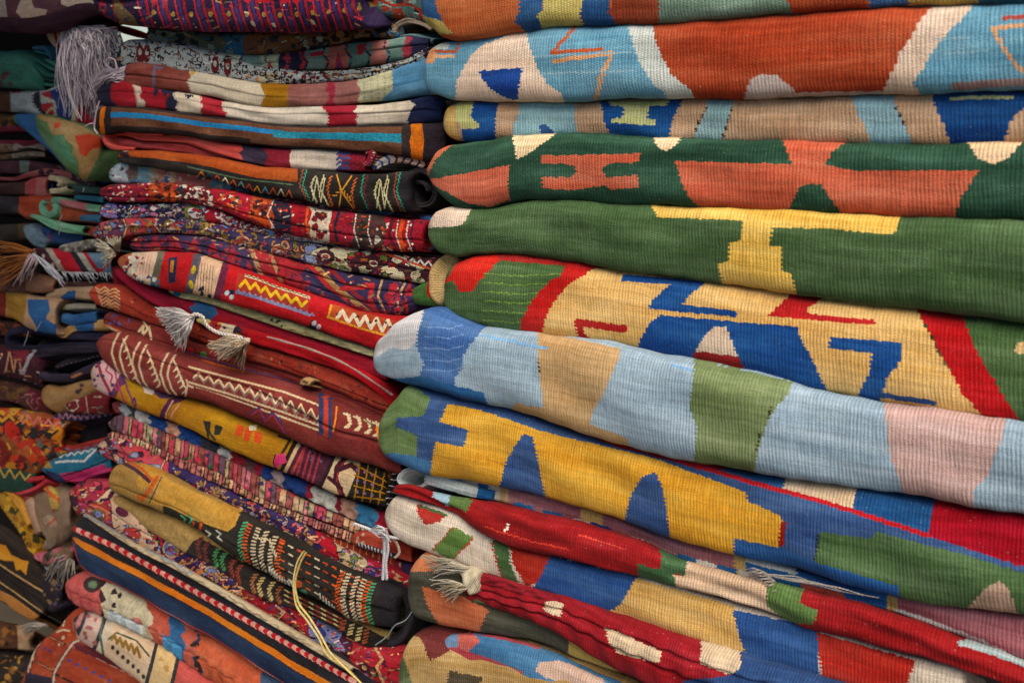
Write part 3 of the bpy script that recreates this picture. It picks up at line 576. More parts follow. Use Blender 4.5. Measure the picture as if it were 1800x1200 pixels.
# --- purple and red pile rug on top
def f(p):
    p.blot(['3A1E3C','7A1C34'], 60, 170, 640, 0,1.1, 5,12, 3)
    for x, c, w_ in ((175,'8E1F38',5),(188,'2B2450',9),(196,'8E1F38',3),(204,'C9B79A',3),(212,'5E1020',4)): p.vl(c, w_, x,.1, x+2,.5, x+8,1.0)
    p.poly('A82D3F', 174,5,186,5,186,26,174,26); p.poly('2B2450', 178,10,184,10,184,20,178,20)
    p.poly('7F6A4B', 200,-10,215,10,235,30,245,48,215,48,200,20)
    for x in (240, 274, 306, 340, 372, 404, 434, 462, 492, 520, 548, 576, 602):
        p.vl('C83040', 3.4, x+6,-.2, x,.5, x+5,.72, x+20,1.05); p.vl('4A3578', 6, x+13,-.2, x+7,.5, x+12,.72, x+27,1.05); p.vl('A82238', 5, x+20,-.2, x+15,.5, x+20,.72, x+34,1.05)
        p.ve('C1A258', x+24,.35,4,4); p.ve('B4934E', x+30,.75,4,5)
    for x in (255, 275): p.vp('B23448', x,-.2, x+22,-.2, x+20,.6, x+12,.7)
    for x in (435, 456, 470, 500, 520, 545, 560): p.ve('C41F33', x,.45,9,20); p.ve('DE4450', x+2,.4,4,8)
    for x in (440, 476, 545): p.ve('D8C7B4', x+5,.88,3,6,-40)
tag(rug('pile_rug', [160,-60, 660,-80], [160,8, 170,28, 200,42, 250,51, 300,57, 400,58, 500,56, 600,54, 660,46], 161, 638, '2F2148', f, out=MO+.03, l=14, r_=16, crease=[(-.2,.004)], kind='pile', bulge=.9),
    'plum and crimson pile rug with curved stripes, topmost of the middle stack', GM)
def f(p):
    p.blot(['A5452F','8FB0AC','2A2A38','6E8E8B','A5452F'], 40, 630, 770, 0,1.1, 6,14, 8); p.line('9E3A2A', 5, 655,-5,690,10,720,8,750,25)
tag(rug('pile_rug', [620,-40, 780,-40], [620,20, 700,40, 780,52], 628, 790, '5F7F7E', f, out=MO-.006, l=14, r_=4, kind='pile'),
    'dim teal rug with rust scrolls, tucked in the top corner beside the terracotta kilim', GM)
g = root('pile_rug', 'shadowy teal and brown rug whose curled end shows a pale loop, below the plum rug', GM, (500, 80))
def f(p):
    p.bands(250, [(300,'7C8F85'),(395,'5E6B62'),(430,'2F6C9A'),(560,'75513A'),(640,'6D4A30'),(700,'2A2A3E'),(760,'45545F')], jag=6)
    p.blot(['2A3340','8FA39A','2A2A30','8A6238'], 60, 255, 640, 0,1.1, 4,9, 4); p.blot(['2E2018','A4764A'], 22, 560, 660, 0,1.1, 4,9, 5); p.blot(['3E7FB0','A87C58'], 14, 650, 700, .1,1, 4,8, 6)
rug('main_fold', [255,50, 400,58, 520,58, 600,52, 680,32, 760,42], [255,74, 330,88, 430,98, 560,86, 640,68, 760,72], 258, 715, '5E6B62', f, out=MO-.004, l=12, r_=8, fine=True, kind='pile', parent=g)
ribbon('curled_end', [690,62, 700,44, 722,36, 745,42, 762,54], [10,11,12,10,8], 'A59784', None, out=MO+.004, kind='pile', parent=g)
ribbon('curled_end', [700,66, 722,64, 748,70, 765,74], [6,10,10], '5A8088', None, out=MO+.002, kind='pile', parent=g)
def f(p):
    p.bands(395, [(425,'A9B49B'),(460,'6E8E8B'),(492,'A9B49B'),(500,NV),(508,'A03A40'),(530,NV),(538,'A03A40'),(575,'6E8885'),(612,'A86A62'),(650,'60827E'),(680,'A86A62'),(712,'5E7D76'),(722,'8E2A38'),(800,NV)], jag=5)
    for x in (428, 470, 535, 572, 612, 645, 680): p.vl(NV, 3, x,-.1, x-4,.3, x+6,.6, x,1.1)
    p.vp('A02A38', 545,.15,570,.15,570,.35,545,.35); p.vp('A02A38', 628,.1,646,.1,638,.55,628,.5)
    for x in (474, 595): p.vp('A02A38', x-8,1.1,x,.3,x+10,1.1); p.vp('2B4F8E', x-3,1.1,x+1,.6,x+6,1.1)
tag(rug('kilim_rug', [385,92, 450,97, 560,86, 650,72, 720,64, 765,70], [385,120, 450,126, 600,122, 700,108, 765,88], 388, 758, '60827E', f, out=MO+.004, l=12, r_=8, crease=[(.1,.002)], kind='flat', q=.002),
    'grey-green and dusty pink kilim outlined in navy, above the black and white roll', GM)
def f(p):
    p.blot(['20242C','161A22'], 150, 205, 760, -.1,1.1, 2,5, 2, .6); p.hooks(['14161E','14161E','6A2226'], 1.6, 170, 210, 755, 0,1, 6, 3)
    for x in (246, 258, 378, 400): p.ve('6A2226', x,.45,7,16); p.ve('B7BEC0', x,.4,3,6)
    p.blot(['6A2226'], 14, 500, 590, .1,.5, 3,6, 4); p.blot(['B98A62'], 12, 320, 700, .3,1, 3,6, 5)
    p.vp('C3BC9C', 455,.3,490,.3,490,1.1,455,1.1); p.hooks(['14161E'], 2, 8, 455, 490, .2,1, 6, 9); p.vp(NV, 205,-.2,214,-.2,212,1.2,205,1.2); p.vp(NV, 744,-.1,770,-.1,770,1.2,748,1.2)
    for x in (505, 517, 531, 545): p.ve('14161E', x,.85,3.5,7)
tag(rug('woven_rug', [203,78, 225,67, 260,71, 330,82, 400,100, 450,118, 550,125, 640,119, 700,106, 750,84, 765,76], [203,112, 215,119, 280,123, 350,136, 420,143, 480,150, 600,143, 700,124, 765,100], 203, 762, 'AEB8BA', f, out=MO+.008, l=16, r_=8, crease=[(0.,.002)], kind='flat', cell=1.1),
    'pale grey rug covered in black scribbly motifs, one thin roll near the top', GM)
g = root('kilim_rug', 'brown-pink, cream, mustard and sky blue banded kilim with a pale fringed tip', GM, (480, 165))
def f(p):
    p.bands(210, [(333,'8E4A42'),(462,'D8CDB8'),(508,'AC7A12'),(575,'9B635E'),(588,'A02840'),(632,'9B635E'),(690,'C7C4A0'),(800,'5792BA')], jag=4, slant=-8)
    p.poly('D8A83A', 336,118,346,128,334,134); p.vl('6E7690', 4, 272,.1, 270,.9); p.vl('6E7690', 4, 272,.15, 285,.1); p.poly('5792BA', 690,130,712,120,706,145,682,165,660,190,690,190)
    for x in (640, 652, 664, 676): p.vl('8BA79C', 1.6, x,0, x+2,1)
rug('main_fold', [214,118, 222,111, 240,109, 300,118, 350,128, 450,146, 520,147, 600,142, 700,120, 765,94], [214,140, 222,152, 260,159, 330,164, 400,179, 480,189, 580,187, 650,180, 765,168], 216, 760, 'D8CDB8', f, out=MO+.014, l=14, r_=6, crease=[(-.1,.0025)], kind='flat', q=.002, parent=g)
fringe('fringe', (222,116,222,142), (160,150,190,140), 60, MO+.02, 1.1, ['D9C9D8','E4DAE2','BAB0C4','CAC0CE'], g, seed=11, spread=8, curl=14)
fringe('fringe', (186,128,192,132), (160,160,168,190), 16, MO+.015, 1.1, ['A9A0AE','8E8698'], g, seed=12, spread=4, curl=8)
tubes('loose_thread', [strand((196,124, 187,112, 192,102, 202,106, 206,122), MO+.03, 1.6, 24)], ['B9A2B8'], g)
def f(p):
    p.bands(165, [(200,'22253F'),(236,'A31C2E'),(250,'DCCDB8'),(292,'A31C2E'),(312,'22253F'),(356,'DCCDB8'),(396,'AC2230'),(572,'DCD2C2'),(624,'A01C30'),(724,'DCD2C2'),(800,'22305A')], jag=7, seed=4)
    p.poly('22253F', 280,150,300,160,290,172); p.poly('22253F', 325,165,342,168,330,176); p.blot(['22253F'], 3, 270, 290, 0,.3, 5,8, 3)
tag(rug('kilim_rug', [168,150, 180,145, 200,142, 260,152, 330,164, 400,179, 500,188, 600,186, 700,178, 750,168, 790,182], [168,176, 180,187, 220,192, 300,197, 400,208, 500,220, 600,224, 700,220, 790,212], 169, 786, 'DCD2C2', f, out=MO+.016, l=18, r_=12, crease=[(.15,.0025)], kind='flat', q=.002),
    'cream kilim with navy and crimson stepped diamonds, under the mustard banded roll', GM)
def f(p):
    p.stripe('6E4732', 195, 708, .08,.92, 12); p.stripe('2A211F', 195, 440, .74,1.0, 12); p.stripe('2488C4', 194, 500, .24,.44, 14); p.stripe('258FAE', 480, 706, .28,.56, 10)
    p.vl('E07A18', 8, 184,-.2, 178,.5, 182,1.2); p.bands(706, [(722,'332827'),(744,'E0761A'),(800,'302731')], jag=2)
g = root('kilim_rug', 'dark brown kilim with one long turquoise stripe and an orange bar at each end', GM, (480, 230))
rug('main_fold', [165,190, 180,186, 200,186, 300,196, 400,207, 500,219, 600,223, 700,219, 795,214], [165,232, 178,240, 220,234, 300,238, 400,250, 500,260, 600,266, 700,276, 760,283, 795,268], 166, 790, '2E2426', f, out=MO+.018, l=16, r_=14, kind='pile', q=None, parent=g, lump=0)
tubes('tie_thread', [strand((175,178, 168,205, 166,225, 172,236), MO+.045, 1.3, 20), strand((150,222, 158,218, 166,217), MO+.045, 1.3, 8)], ['C4AFC4'], g)
# --- salmon red with woven curls
g = root('kilim_rug', 'salmon red kilim folded double, turning to cream with blue and maroon zigzag curls', GM, (480, 280))
def f(p): p.bands(180, [(425,'C84F48'),(468,'3A3148'),(512,'8E2236'),(596,'D9CCBE'),(800,'A43040')], jag=5, slant=-20); zz(p)
def zz(p):
    for v in (.1, .35, .6, .85):
        p.zig('2F5EA0', 3.5, 592, 622, 6, v-.07, v+.1); p.zig('8E1E36', 3.5, 616, 660, 6, v-.07, v+.1)
rug('upper_layer', [183,228, 195,226, 210,225, 270,233, 330,238, 400,252, 500,262, 600,266, 660,268], [183,240, 210,238, 250,248, 320,252, 370,268, 420,282, 470,292, 560,300, 660,302], 184, 650, 'C84F48', f, out=MO+.014, l=10, r_=12, kind='flat', parent=g)
rug('lower_layer', [184,240, 210,242, 250,249, 320,252, 370,268, 450,292, 560,302], [184,250, 200,259, 260,263, 320,268, 400,281, 450,291, 560,310], 185, 540, 'B84A4C', None, out=MO+.008, l=10, r_=6, kind='flat', parent=g)
ribbon('folded_lip', [290,236, 240,232, 210,228, 190,230, 183,240, 187,252, 204,260, 240,262], [6,9,10,9,8,8,8,6], 'C84F48', None, out=MO+.022, kind='flat', parent=g, back=.07)
def f(p):
    for a in range(4, 100, 9): p.vl('8E1E36', 4, a,-.1, a+4,1.1)
ribbon('curled_end', [640,262, 655,270, 650,284, 638,292], [14,16,14,10], 'D9CCBE', f, out=MO+.024, kind='flat', parent=g)
def f(p):
    for a in range(2, 100, 13): p.vl('2F5EA0' if a < 40 else '8E1E36', 4, a,-.1, a+5,.5, a,1.1)
ribbon('curled_end', [655,298, 672,286, 700,278, 730,284, 752,292], [10,17,18,17,12], 'D9CCBE', f, out=MO+.018, kind='flat', parent=g)
# --- orange and black embroidered with rolled end
g = root('embroidered_rug', 'black embroidered rug with a burnt orange upper band, rolled into a dark coil', GM, (480, 310))
def emb(p):
    p.stripe('B2531E', 205, 525, -.4,.42, 20); p.vl('5E7A5A', 2, 330,.62, 420,.62, 515,.52)
    for i, c in enumerate(('D8762A','37485E','B0402A','D8CFA8','C65A2A','6A8A84','B0402A','E0A030','6AA0B4','C65A2A','D8CFA8','C65A2A')): 
        x = 348 + i*14; p.vl(c, 2.2, x,.95, x+6,.72, x+12,.95)
    p.bands(523, [(700,'2A2624'),(900,'26232A')])
    for x, c1, c2 in ((533,'A8503A','2FA080'),(640,'2FA080','7E2A38'),(698,'B0503A','2FA080')):
        p.vdash(c1, 2, (x,.0, x-6,.5, x+8,1), 6, 7, 25); p.vdash(c2, 2, (x+6,.0, x-1,.5, x+14,1), 6, 7, -25)
    for x in (560, 672):
        p.vdash('D5CFA0', 2, (x-6,.15, x-14,.5, x-2,.98), 8, 7, 20); p.vdash('D5CFA0', 2, (x+10,.1, x+2,.5, x+18,.98), 8, 7, -15); p.zig('D5CFA0', 2, x-10, x+12, 7, .2,.9)
    p.vl('E0A030', 2.4, 592,.05, 600,.5, 622,.98); p.vl('E0A030', 2.4, 618,.05, 600,.5, 596,.98); p.vdash('D8702A', 2.2, (582,.1, 575,.5, 584,.98), 7, 7, 30); p.vdash('D8702A', 2.2, (626,.1, 618,.5, 622,.98), 7, 7, 30); p.vdash('E0A030', 2.2, (586,.7, 600,.45, 616,.7), 7, 8, 40)
    p.blot(['3A2038'], 1, 218, 222, .1,.3, 10,12, 3); p.ve('B9A080', 220,-.05,7,4)
rug('main_fold', [205,266, 260,264, 320,269, 400,283, 450,293, 520,299, 620,304, 740,298], [205,285, 225,290, 260,294, 330,307, 400,326, 450,340, 520,352, 600,364, 680,374, 740,374], 206, 730, '2A2624', emb, out=MO+.02, l=12, r_=18, kind='pile', bulge=.95, parent=g, cell=1.1)
def f(p): p.vdash('2FA080', 2, (24,.1, 24,.9), 4, 4.5, 60)
ribbon('rolled_end', [718,305, 742,300, 760,312, 766,335, 757,356, 738,362, 724,350, 722,332, 734,320, 748,326, 752,340], [11,12,12,11,10,9,8,8,7,6,5], '2E2A30', None, out=MO+.018, kind='pile', parent=g, back=.1)
def f(p):
    p.bands(190, [(225,'AFC0CC'),(242,'6B5A58'),(264,'6FA3B8'),(275,'A9A58F'),(290,'C27E70'),(297,'2B5E9A'),(308,'C9A98C'),(372,'B26A62'),(480,'5F93A8'),(560,'9E4A52'),(570,'D0BFB4'),(625,'A84C58'),(640,'C9BEB4'),(690,'3E86B8'),(740,'5A2A38'),(775,'3E6FA8'),(800,'B9B9B4')], jag=4)
    p.blot(['26252E','C9C9C4','5A2A30'], 40, 190, 780, .1,1, 2,5, 4)
tag(rug('woven_rug', [192,292, 215,283, 300,294, 370,312, 450,341, 560,357, 700,374, 765,380], [192,322, 300,328, 380,333, 450,348, 560,367, 680,388, 765,396], 192, 770, '5F93A8', f, out=MO+.004, l=14, r_=8, kind='flat', q=.002),
    'thin rug edge of pale blue and pink blocks beneath the black embroidered rug', GM)
# --- red bokhara
def f(p):
    p.bands(177, [(192,'7A1530'),(250,'8E1534'),(264,'A31430'),(312,'B0401E'),(322,'2E3A48'),(370,'7E1426'),(395,'A0142C'),(440,'A8122A'),(478,'C04A1E'),(508,'22223E'),(545,'A8122A'),(582,'D6C9B4'),(620,'9E1830'),(680,'4A3030'),(800,'A0122A')], jag=5)
    p.blot(['D8CCBC','3A1430'], 22, 180, 260, 0,1, 2,5, 3); p.blot(['3A1A18','D8622A'], 24, 268, 312, 0,1, 3,7, 4); p.blot(['E0D6C8','641424'], 30, 320, 372, 0,1, 4,8, 5)
    p.blot(['E0D6C8','302A20','C65A20'], 14, 392, 422, .1,.8, 3,6, 6); p.blot(['3A1414','8E2018'], 20, 442, 478, 0,1, 4,8, 7); p.vl('D8CCBC', 2.5, 482,-.1, 470,.5, 488,1.1)
    p.blot(['5A1020','E0D6C8','D8622A','22223E'], 70, 185, 740, .05,.95, 1.6,3.6, 19); p.blot(['7E1426','5A1A24'], 14, 548, 580, .1,1, 4,8, 8); p.vl('D8622A', 4, 541,0, 538,.5, 546,1); p.vl('22223E', 5, 596,0, 588,.5, 594,1)
    for x in (626, 650, 700, 718): p.vdash('E6DCCC', 2.5, (x,.05, x-4,.5, x+6,1), 2.5, 5.5)
    p.ve('2A2A20', 638,.5,8,20); p.vl('D8521E', 7, 708,.05, 702,.5, 710,1); p.blot(['D8CCBC','C04A1E'], 12, 658, 695, .2,1, 3,6, 9); p.vl('22223E', 3, 727,0, 722,.5, 730,1); p.vl('5A1024', 6, 690,0, 684,.5, 696,1)
g = root('pile_rug', 'deep crimson pile rug with white dotted lines and orange medallions, its end rolled', GM, (480, 380))
rug('main_fold', [176,328, 190,323, 210,322, 270,322, 340,328, 400,337, 450,347, 520,360, 620,374, 765,394], [176,348, 190,354, 300,357, 370,364, 400,377, 450,397, 520,414, 600,432, 700,444, 765,447], 176, 752, 'A0122A', f, out=MO+.022, l=14, r_=14, crease=[(-.3,.002)], fine=True, kind='pile', bulge=.95, parent=g, cell=1.1)
ribbon('rolled_end', [742,402, 758,398, 768,412, 766,432, 752,440], [6,8,9,9,6], '33304A', None, out=MO+.02, kind='pile', parent=g)
FL = [('C77AA8','B23A66','E6D5DC'),('D8CCBC','A02A48','2B4C80'),('8E9AD0','D8D0DC','C23A50')]
def f(p):
    p.bands(176, [(205,'8A84C0'),(325,'25234A'),(362,'B8C0D8'),(500,'A8162E'),(560,'E0C8CC'),(590,'6E8A3E'),(800,'5A1A30')], jag=5)
    p.blot(['E6D9D6','B02A44','7F90CC','C070A8'], 34, 178, 330, .05,.95, 3,6, 2, 1.5); p.hooks(['E6D9D6','D8B8A0'], 2.2, 30, 200, 340, .1,.9, 5, 3)
    p.ve('7A8A34', 340,.5,18,14,15); p.ve('E6DDE0', 342,.5,14,10,15); p.blot(['B8203A'], 6, 332, 356, .2,.8, 3,5, 5)
    p.hooks(['E6A0A0','E8D8D0'], 4, 22, 380, 530, .1,.9, 7, 6); p.ve('7AA8D8', 475,.6,8,6); p.ve('E8E0DC', 560,.5,16,9); p.ve('D8408A', 630,.75,9,5)
    p.blot(['7FB8A8','C8C0B8','C23A60'], 40, 560, 760, .1,.9, 2,5, 7); p.blot(['E6D9D6','C25A8A','7F90CC'], 30, 380, 560, .1,.9, 2,4, 8); p.vl('8AA0D8', 5, 690,.75, 760,.7); p.outline('241826')
tag(rug('floral_rug', [176,363, 185,357, 300,357, 370,366, 430,390, 500,407, 560,422, 700,444, 785,456], [176,380, 190,384, 260,383, 360,390, 420,402, 480,417, 560,432, 640,440, 785,466], 176, 782, '25234A', f, out=MO+.018, l=12, r_=8, kind='flat', cell=1.1),
    'narrow bright floral rug edge in lilac, pink and white, beneath the crimson pile rug', GM)
def f(p):
    p.bands(164, [(183,'A83040'),(216,'6A3A58'),(276,'B84048'),(540,'35305A'),(800,'4A2430')], jag=5)
    p.blot(['7080B0','A02A48','8A6A78','C0A080'], 26, 166, 220, 0,1, 4,8, 2); p.vl('D0A878', 4, 216,0, 222,.5, 216,1); p.vl('D0A878', 4, 276,0, 272,.5, 284,1.1); p.blot(['8A7A30','7080B0'], 6, 230, 268, .3,.8, 5,8, 3)
    for x in (302, 362, 426, 490): p.ve('C7A080', x,.75,15,14,20); p.ve('A83A34', x,.78,12,11,20); p.ve('A8A8B8', x,.85,7,7,20); p.ve('302A58', x,.9,3,3)
    p.hooks(['8E7434','7A6A38','C0784A'], 4.5, 44, 278, 535, .1,.9, 7, 5)
    p.bands(536, [(556,'7A88B0'),(800,'4A2430')], jag=3); p.blot(['C9C2A0'], 22, 560, 740, 0,1, 7,13, 6, 1.4); p.blot(['A82A34','6E7E3A'], 22, 575, 770, .05,.95, 4,7, 7, 1.4)
    for x in (572, 656): p.ve('4A1E2C', x,.5,16,12,10); p.ve('D0C0A0', x,.5,9,6,10); p.ve('B84050', x,.5,5,3,10)
    p.hooks(['C7A080','8A7A30','C04A40'], 2.6, 40, 170, 560, .0,1, 5, 15); p.outline('1A1626'); p.zig('D8D0C8', 3, 690, 780, 7, .12,.3); p.vl('B05030', 4, 670,.05, 785,.05)
g = root('floral_rug', 'purple-navy rug with rust crescents and olive curls, shaggy cream tassel at its left end', GM, (480, 430))
rug('main_fold', [163,400, 175,390, 200,384, 260,383, 360,390, 420,402, 500,419, 600,434, 700,447, 785,459], [163,420, 175,427, 200,425, 240,412, 280,410, 350,414, 400,427, 450,440, 540,462, 600,477, 700,492, 785,505], 164, 782, '35305A', f, out=MO+.02, l=14, r_=8, crease=[(.0,.003)], fine=True, kind='flat', parent=g, cell=1.1)
fringe('fringe', (200,448), (172,425,190,465), 60, MO+.035, 1.3, ['E0D8C4','ECE6D6','C4BAA6','D4C9B2'], g, seed=21, spread=8, curl=8)
fringe('fringe', (208,440), (180,420,215,415), 30, MO+.03, 1.2, ['C9C0AC','B9AE98'], g, seed=22, spread=6, curl=6)
def f(p):
    for x in range(228, 440, 34): p.vp('A02A38', x,1.1, x+2,.55, x+12,.1, x+18,.5, x+30,1.1)
    p.blot(['7A2A40','8E2A38'], 14, 240, 430, .1,.8, 4,7, 3)
    p.bands(438, [(446,'3A3050'),(456,'A88A62'),(482,'A02830'),(490,'A88A62'),(530,'8E2430'),(800,'3A2E54')], slant=22)
    p.vl('B82E32', 9, 540,.0, 575,.5, 640,1.0); p.vl('B08A5A', 9, 545,-.1, 590,.5, 655,1.05); p.vl('8E2632', 7, 580,.0, 620,.5, 660,.9); p.vl('B82E32', 8, 600,.5, 640,.3, 655,.2, 650,.6, 660,.95)
    p.vl('C8A478', 4, 672,.05, 664,.5, 678,.98); p.vl('C8A478', 4, 712,.05, 698,.5, 702,.98); p.blot(['A02A38','B83240'], 16, 660, 740, 0,1, 5,9, 5); p.vl('B82E32', 4, 722,0, 712,.5, 716,1)
    p.blot(['A82A34'], 14, 480, 560, .1,1, 6,10, 8); p.blot(['6A2038','A03038','2A2440','8A6A50'], 70, 235, 735, .0,1, 2,5, 28)
tag(rug('pile_rug', [228,416, 250,412, 280,410, 350,414, 440,437, 540,461, 600,476, 700,493, 750,505], [228,440, 250,442, 300,442, 350,452, 420,477, 500,502, 560,522, 620,542, 700,556, 745,535], 229, 742, '3A2E54', f, out=MO+.016, l=12, r_=26, crease=[(.35,.003),(-.4,.003)], fine=True, kind='flat', bulge=.95, cell=1.15),
    'broad purple and brick red rug with sandy diagonal bands, bulging above the medallion roll', GM)
# --- red medallion roll with pale green ridge
g = root('medallion_rug', 'bright red rug roll with cream ribbed medallions and yellow zigzags, olive ridge below it', GM, (450, 530))
def f(p):
    p.bands(206, [(225,'A8603A'),(242,'C9BCA8'),(270,'E0BFA8'),(282,'6A6A58'),(332,'B8141E'),(346,'5A5868'),(382,'E0BC9C'),(394,'6A2040'),(800,'C0141E')], slant=-16)
    p.blot(['20264A','D8D0C4','8E2A38'], 30, 218, 252, .1,1, 2,5, 3)
    for x in range(246, 268, 5): p.vl('C89C84', 1.2, x,.1, x-6,.7)
    for x in range(350, 380, 5): p.vl('8A6A58', 1.2, x,.1, x-4,.85)
    p.vp('20264A', 296,.15,312,.1,308,.75,296,.8); p.vp('B87A2A', 300,.2,306,.2,304,.5,298,.5); p.ve('C8B02A', 340,.35,4,8,15); p.ve('C8B02A', 336,.75,4,8,-15); p.blot(['20304A'], 5, 352, 372, .75,.95, 4,6, 4); p.blot(['2A6080','D8D0C4'], 14, 244, 280, .7,1.05, 4,7, 6)
    p.vp('B03A2E', 418,.05, 545,.1, 540,.58, 414,.5); p.stripe('E0D0A8', 430, 545, .02,.1, 8); p.zig('20242A', 1.5, 430, 545, 4, .03,.07); p.zig('E6BE2A', 5, 422, 546, 9, .2,.4); p.tri('8A94C0', 414, 546, 10, .58,.48); p.stripe('8A94C0', 414, 545, .55,.63, 8)
    p.vp('B85028', 582,.05, 700,.12, 700,.5, 574,.46); p.zig('E6D8C0', 6, 592, 700, 10, .12,.42); p.vdash('E0A030', 4, (576,.48, 640,.5, 700,.52), 3, 6); p.vdash('E0A030', 4, (578,.44, 582,.1), 3, 6); p.blot(['2A3A2A'], 6, 586, 690, .15,.3, 3,4, 5)
    for x, v in ((402, .75), (555, .85)): p.blot(['20264A'], 4, x-8, x+8, v-.15, v+.15, 5,7, int(x)); p.ve('D8D8E0', x-3,v-.05,4,5,30); p.ve('D8D8E0', x+5,v+.02,4,5,30)
rug('main_fold', [206,448, 225,441, 240,441, 300,445, 350,454, 420,478, 500,503, 560,523, 620,543, 710,560], [206,470, 225,488, 260,503, 300,513, 350,520, 420,538, 480,557, 560,583, 620,604, 710,634], 207, 705, 'C0141E', f, out=MO+.03, l=16, r_=6, kind='pile', bulge=.95, cell=1.05, parent=g)
ribbon('ridge', [296,508, 320,518, 355,522, 420,542, 500,570, 600,602, 700,634], [8,17,18,17,15,14,12], 'B3AE80', lambda p: (p.ve('2A6080', 4,.5,7,7), p.blot(['20303A'], 4, 44, 50, .2,.8, 3,4, 2)), out=MO+.032, kind='pile', lump=.5, parent=g)
# --- crimson looped flat rug
g = root('flatweave_rug', 'plain crimson flat rug folded in loops, one blue patch and a grey edge thread', GM, (400, 560))
def f(p): p.bands(-5, [(30,'9A1534'),(38,'3A6A9A'),(101,'A81A30')], jag=1)
ribbon('upper_loop', [200,468, 222,488, 250,508, 290,528, 335,540, 380,552, 470,580, 560,610, 690,655], [14,24,28,30,28,26,28,30,30], '9A1534', f, out=MO+.022, kind='flat', parent=g)
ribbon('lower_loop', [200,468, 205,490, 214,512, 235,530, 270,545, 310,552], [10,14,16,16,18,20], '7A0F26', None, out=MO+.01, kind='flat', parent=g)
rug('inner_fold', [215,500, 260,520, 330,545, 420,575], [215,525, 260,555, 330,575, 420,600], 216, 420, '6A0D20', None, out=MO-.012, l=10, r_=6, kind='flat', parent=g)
ribbon('lower_edge', [395,570, 440,588, 520,612, 580,632, 640,660, 680,690, 700,712], [12,26,24,24,24,24,20], 'B2101E', None, out=MO+.026, kind='flat', parent=g)
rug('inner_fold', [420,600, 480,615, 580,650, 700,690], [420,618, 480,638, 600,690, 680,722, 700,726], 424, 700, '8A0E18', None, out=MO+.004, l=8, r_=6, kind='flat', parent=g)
cord('edge_thread', [470,592, 540,612, 600,636, 640,660, 690,694], MO+.044, 2.0, 'A08A84', g, n=60)
def f(p): p.bands(-5, [(25,'C8B878'),(45,'AC2A2E'),(70,'D8C8B0'),(80,'302A3A'),(101,'8E1A24')], jag=2); p.blot(['26263A','D8902A'], 8, 20, 90, .1,.9, 3,4, 3)
ribbon('patterned_strip', [345,560, 380,572, 415,582, 440,590], [10,16,18,12], 'C8B878', f, out=MO+.03, kind='flat', parent=g)
# --- rust rug with long tassels
g = root('flatweave_rug', 'rust red rug with a cream zigzag left end and two corded pale tassels', GM, (400, 600))
def f(p):
    p.blot(['B04A30','7A2A22','5A2020','C06A40'], 60, 230, 690, 0,1, 1.5,4, 33); p.blot(['7E3028','96402E'], 24, 260, 690, 0,1, 5,11, 3)
    p.poly('B23A28', 150,480,178,490,172,540,150,540)
    for i in range(8):
        y = 505 + i*6; p.line('C9A878', 2.2, 168+i*2,y, 176+i,y+5, 184+i,y-1, 192+i,y+6, 202,y+2, 210,y+8)
rug('main_fold', [156,505, 168,499, 190,499, 230,518, 270,540, 350,572, 430,602, 520,628, 600,653, 700,700], [156,525, 170,535, 200,546, 250,563, 300,580, 360,604, 430,632, 520,658, 600,693, 700,735], 157, 700, '9C3424', f, out=MO+.018, l=16, r_=6, crease=[(-.1,.003)], kind='pile', bulge=.9, parent=g)
fringe('fringe', (340,558), (275,545,318,612), 170, MO+.05, 1.0, ['F0ECEA','DCD6D6','F4F0EE','C4BEC0'], g, seed=31, spread=7, curl=14, wob=2)
fringe('fringe', (436,598), (372,605,392,628), 130, MO+.05, 1.0, ['F0E0C8','E0CCAC','F4E8D6','CDB494'], g, seed=32, spread=9, curl=12, wob=2)
fringe('fringe', (436,598), (400,620,425,650), 26, MO+.04, 1.2, ['B39A80','9A8068'], g, seed=33, spread=6, curl=8, wob=2)
cord('tassel_cord', [330,563, 343,552, 355,556, 362,570, 385,585, 410,590, 428,594], MO+.055, 2.6, 'CFC4BE', g, n=80, pitch=12)
ribbon('thrum', [527,672, 538,670, 552,674], [10,16,10], 'A0805C', None, out=MO+.04, kind='yarn', lump=1.2, parent=g, back=.02)
# --- maroon with orange edge line
def f(p):
    p.blot(['4A5A9A','5A3A6A'], 9, 190, 232, .1,.8, 3,8, 3, .5)
    for v, c in ((.88,'D8762A'),): p.vl(c, 3.2, 185,v, 260,v, 350,v, 450,v, 560,v-.02, 690,v)
    p.vl('C8B6A0', 2.4, 185,1.0, 300,.99, 450,1.0, 600,.99, 690,1.0)
    p.line('D8C49A', 4, 240,588,252,572,250,590,262,575,266,596); p.line('D8C49A', 3, 250,560,260,578)
    for x, c in ((318,'C02A24'),(335,'C02A24'),(358,'3A7A3A')): p.ve(c, x,.55,6,5,40)
    for k in range(26): p.ve('35447A', 330+k*9,.70,2.6,2)
tag(rug('embroidered_rug', [181,552, 190,547, 230,556, 300,580, 400,617, 500,650, 600,686, 700,722], [181,572, 200,588, 250,605, 300,622, 400,650, 500,676, 560,700, 640,728, 700,760], 182, 700, '7A2A28', f, out=MO+.014, l=12, r_=6, crease=[(.1,.002)], kind='flat', cell=1.1),
    'maroon rug edged by an orange line and a thin cream line, behind the white tassels', GM)
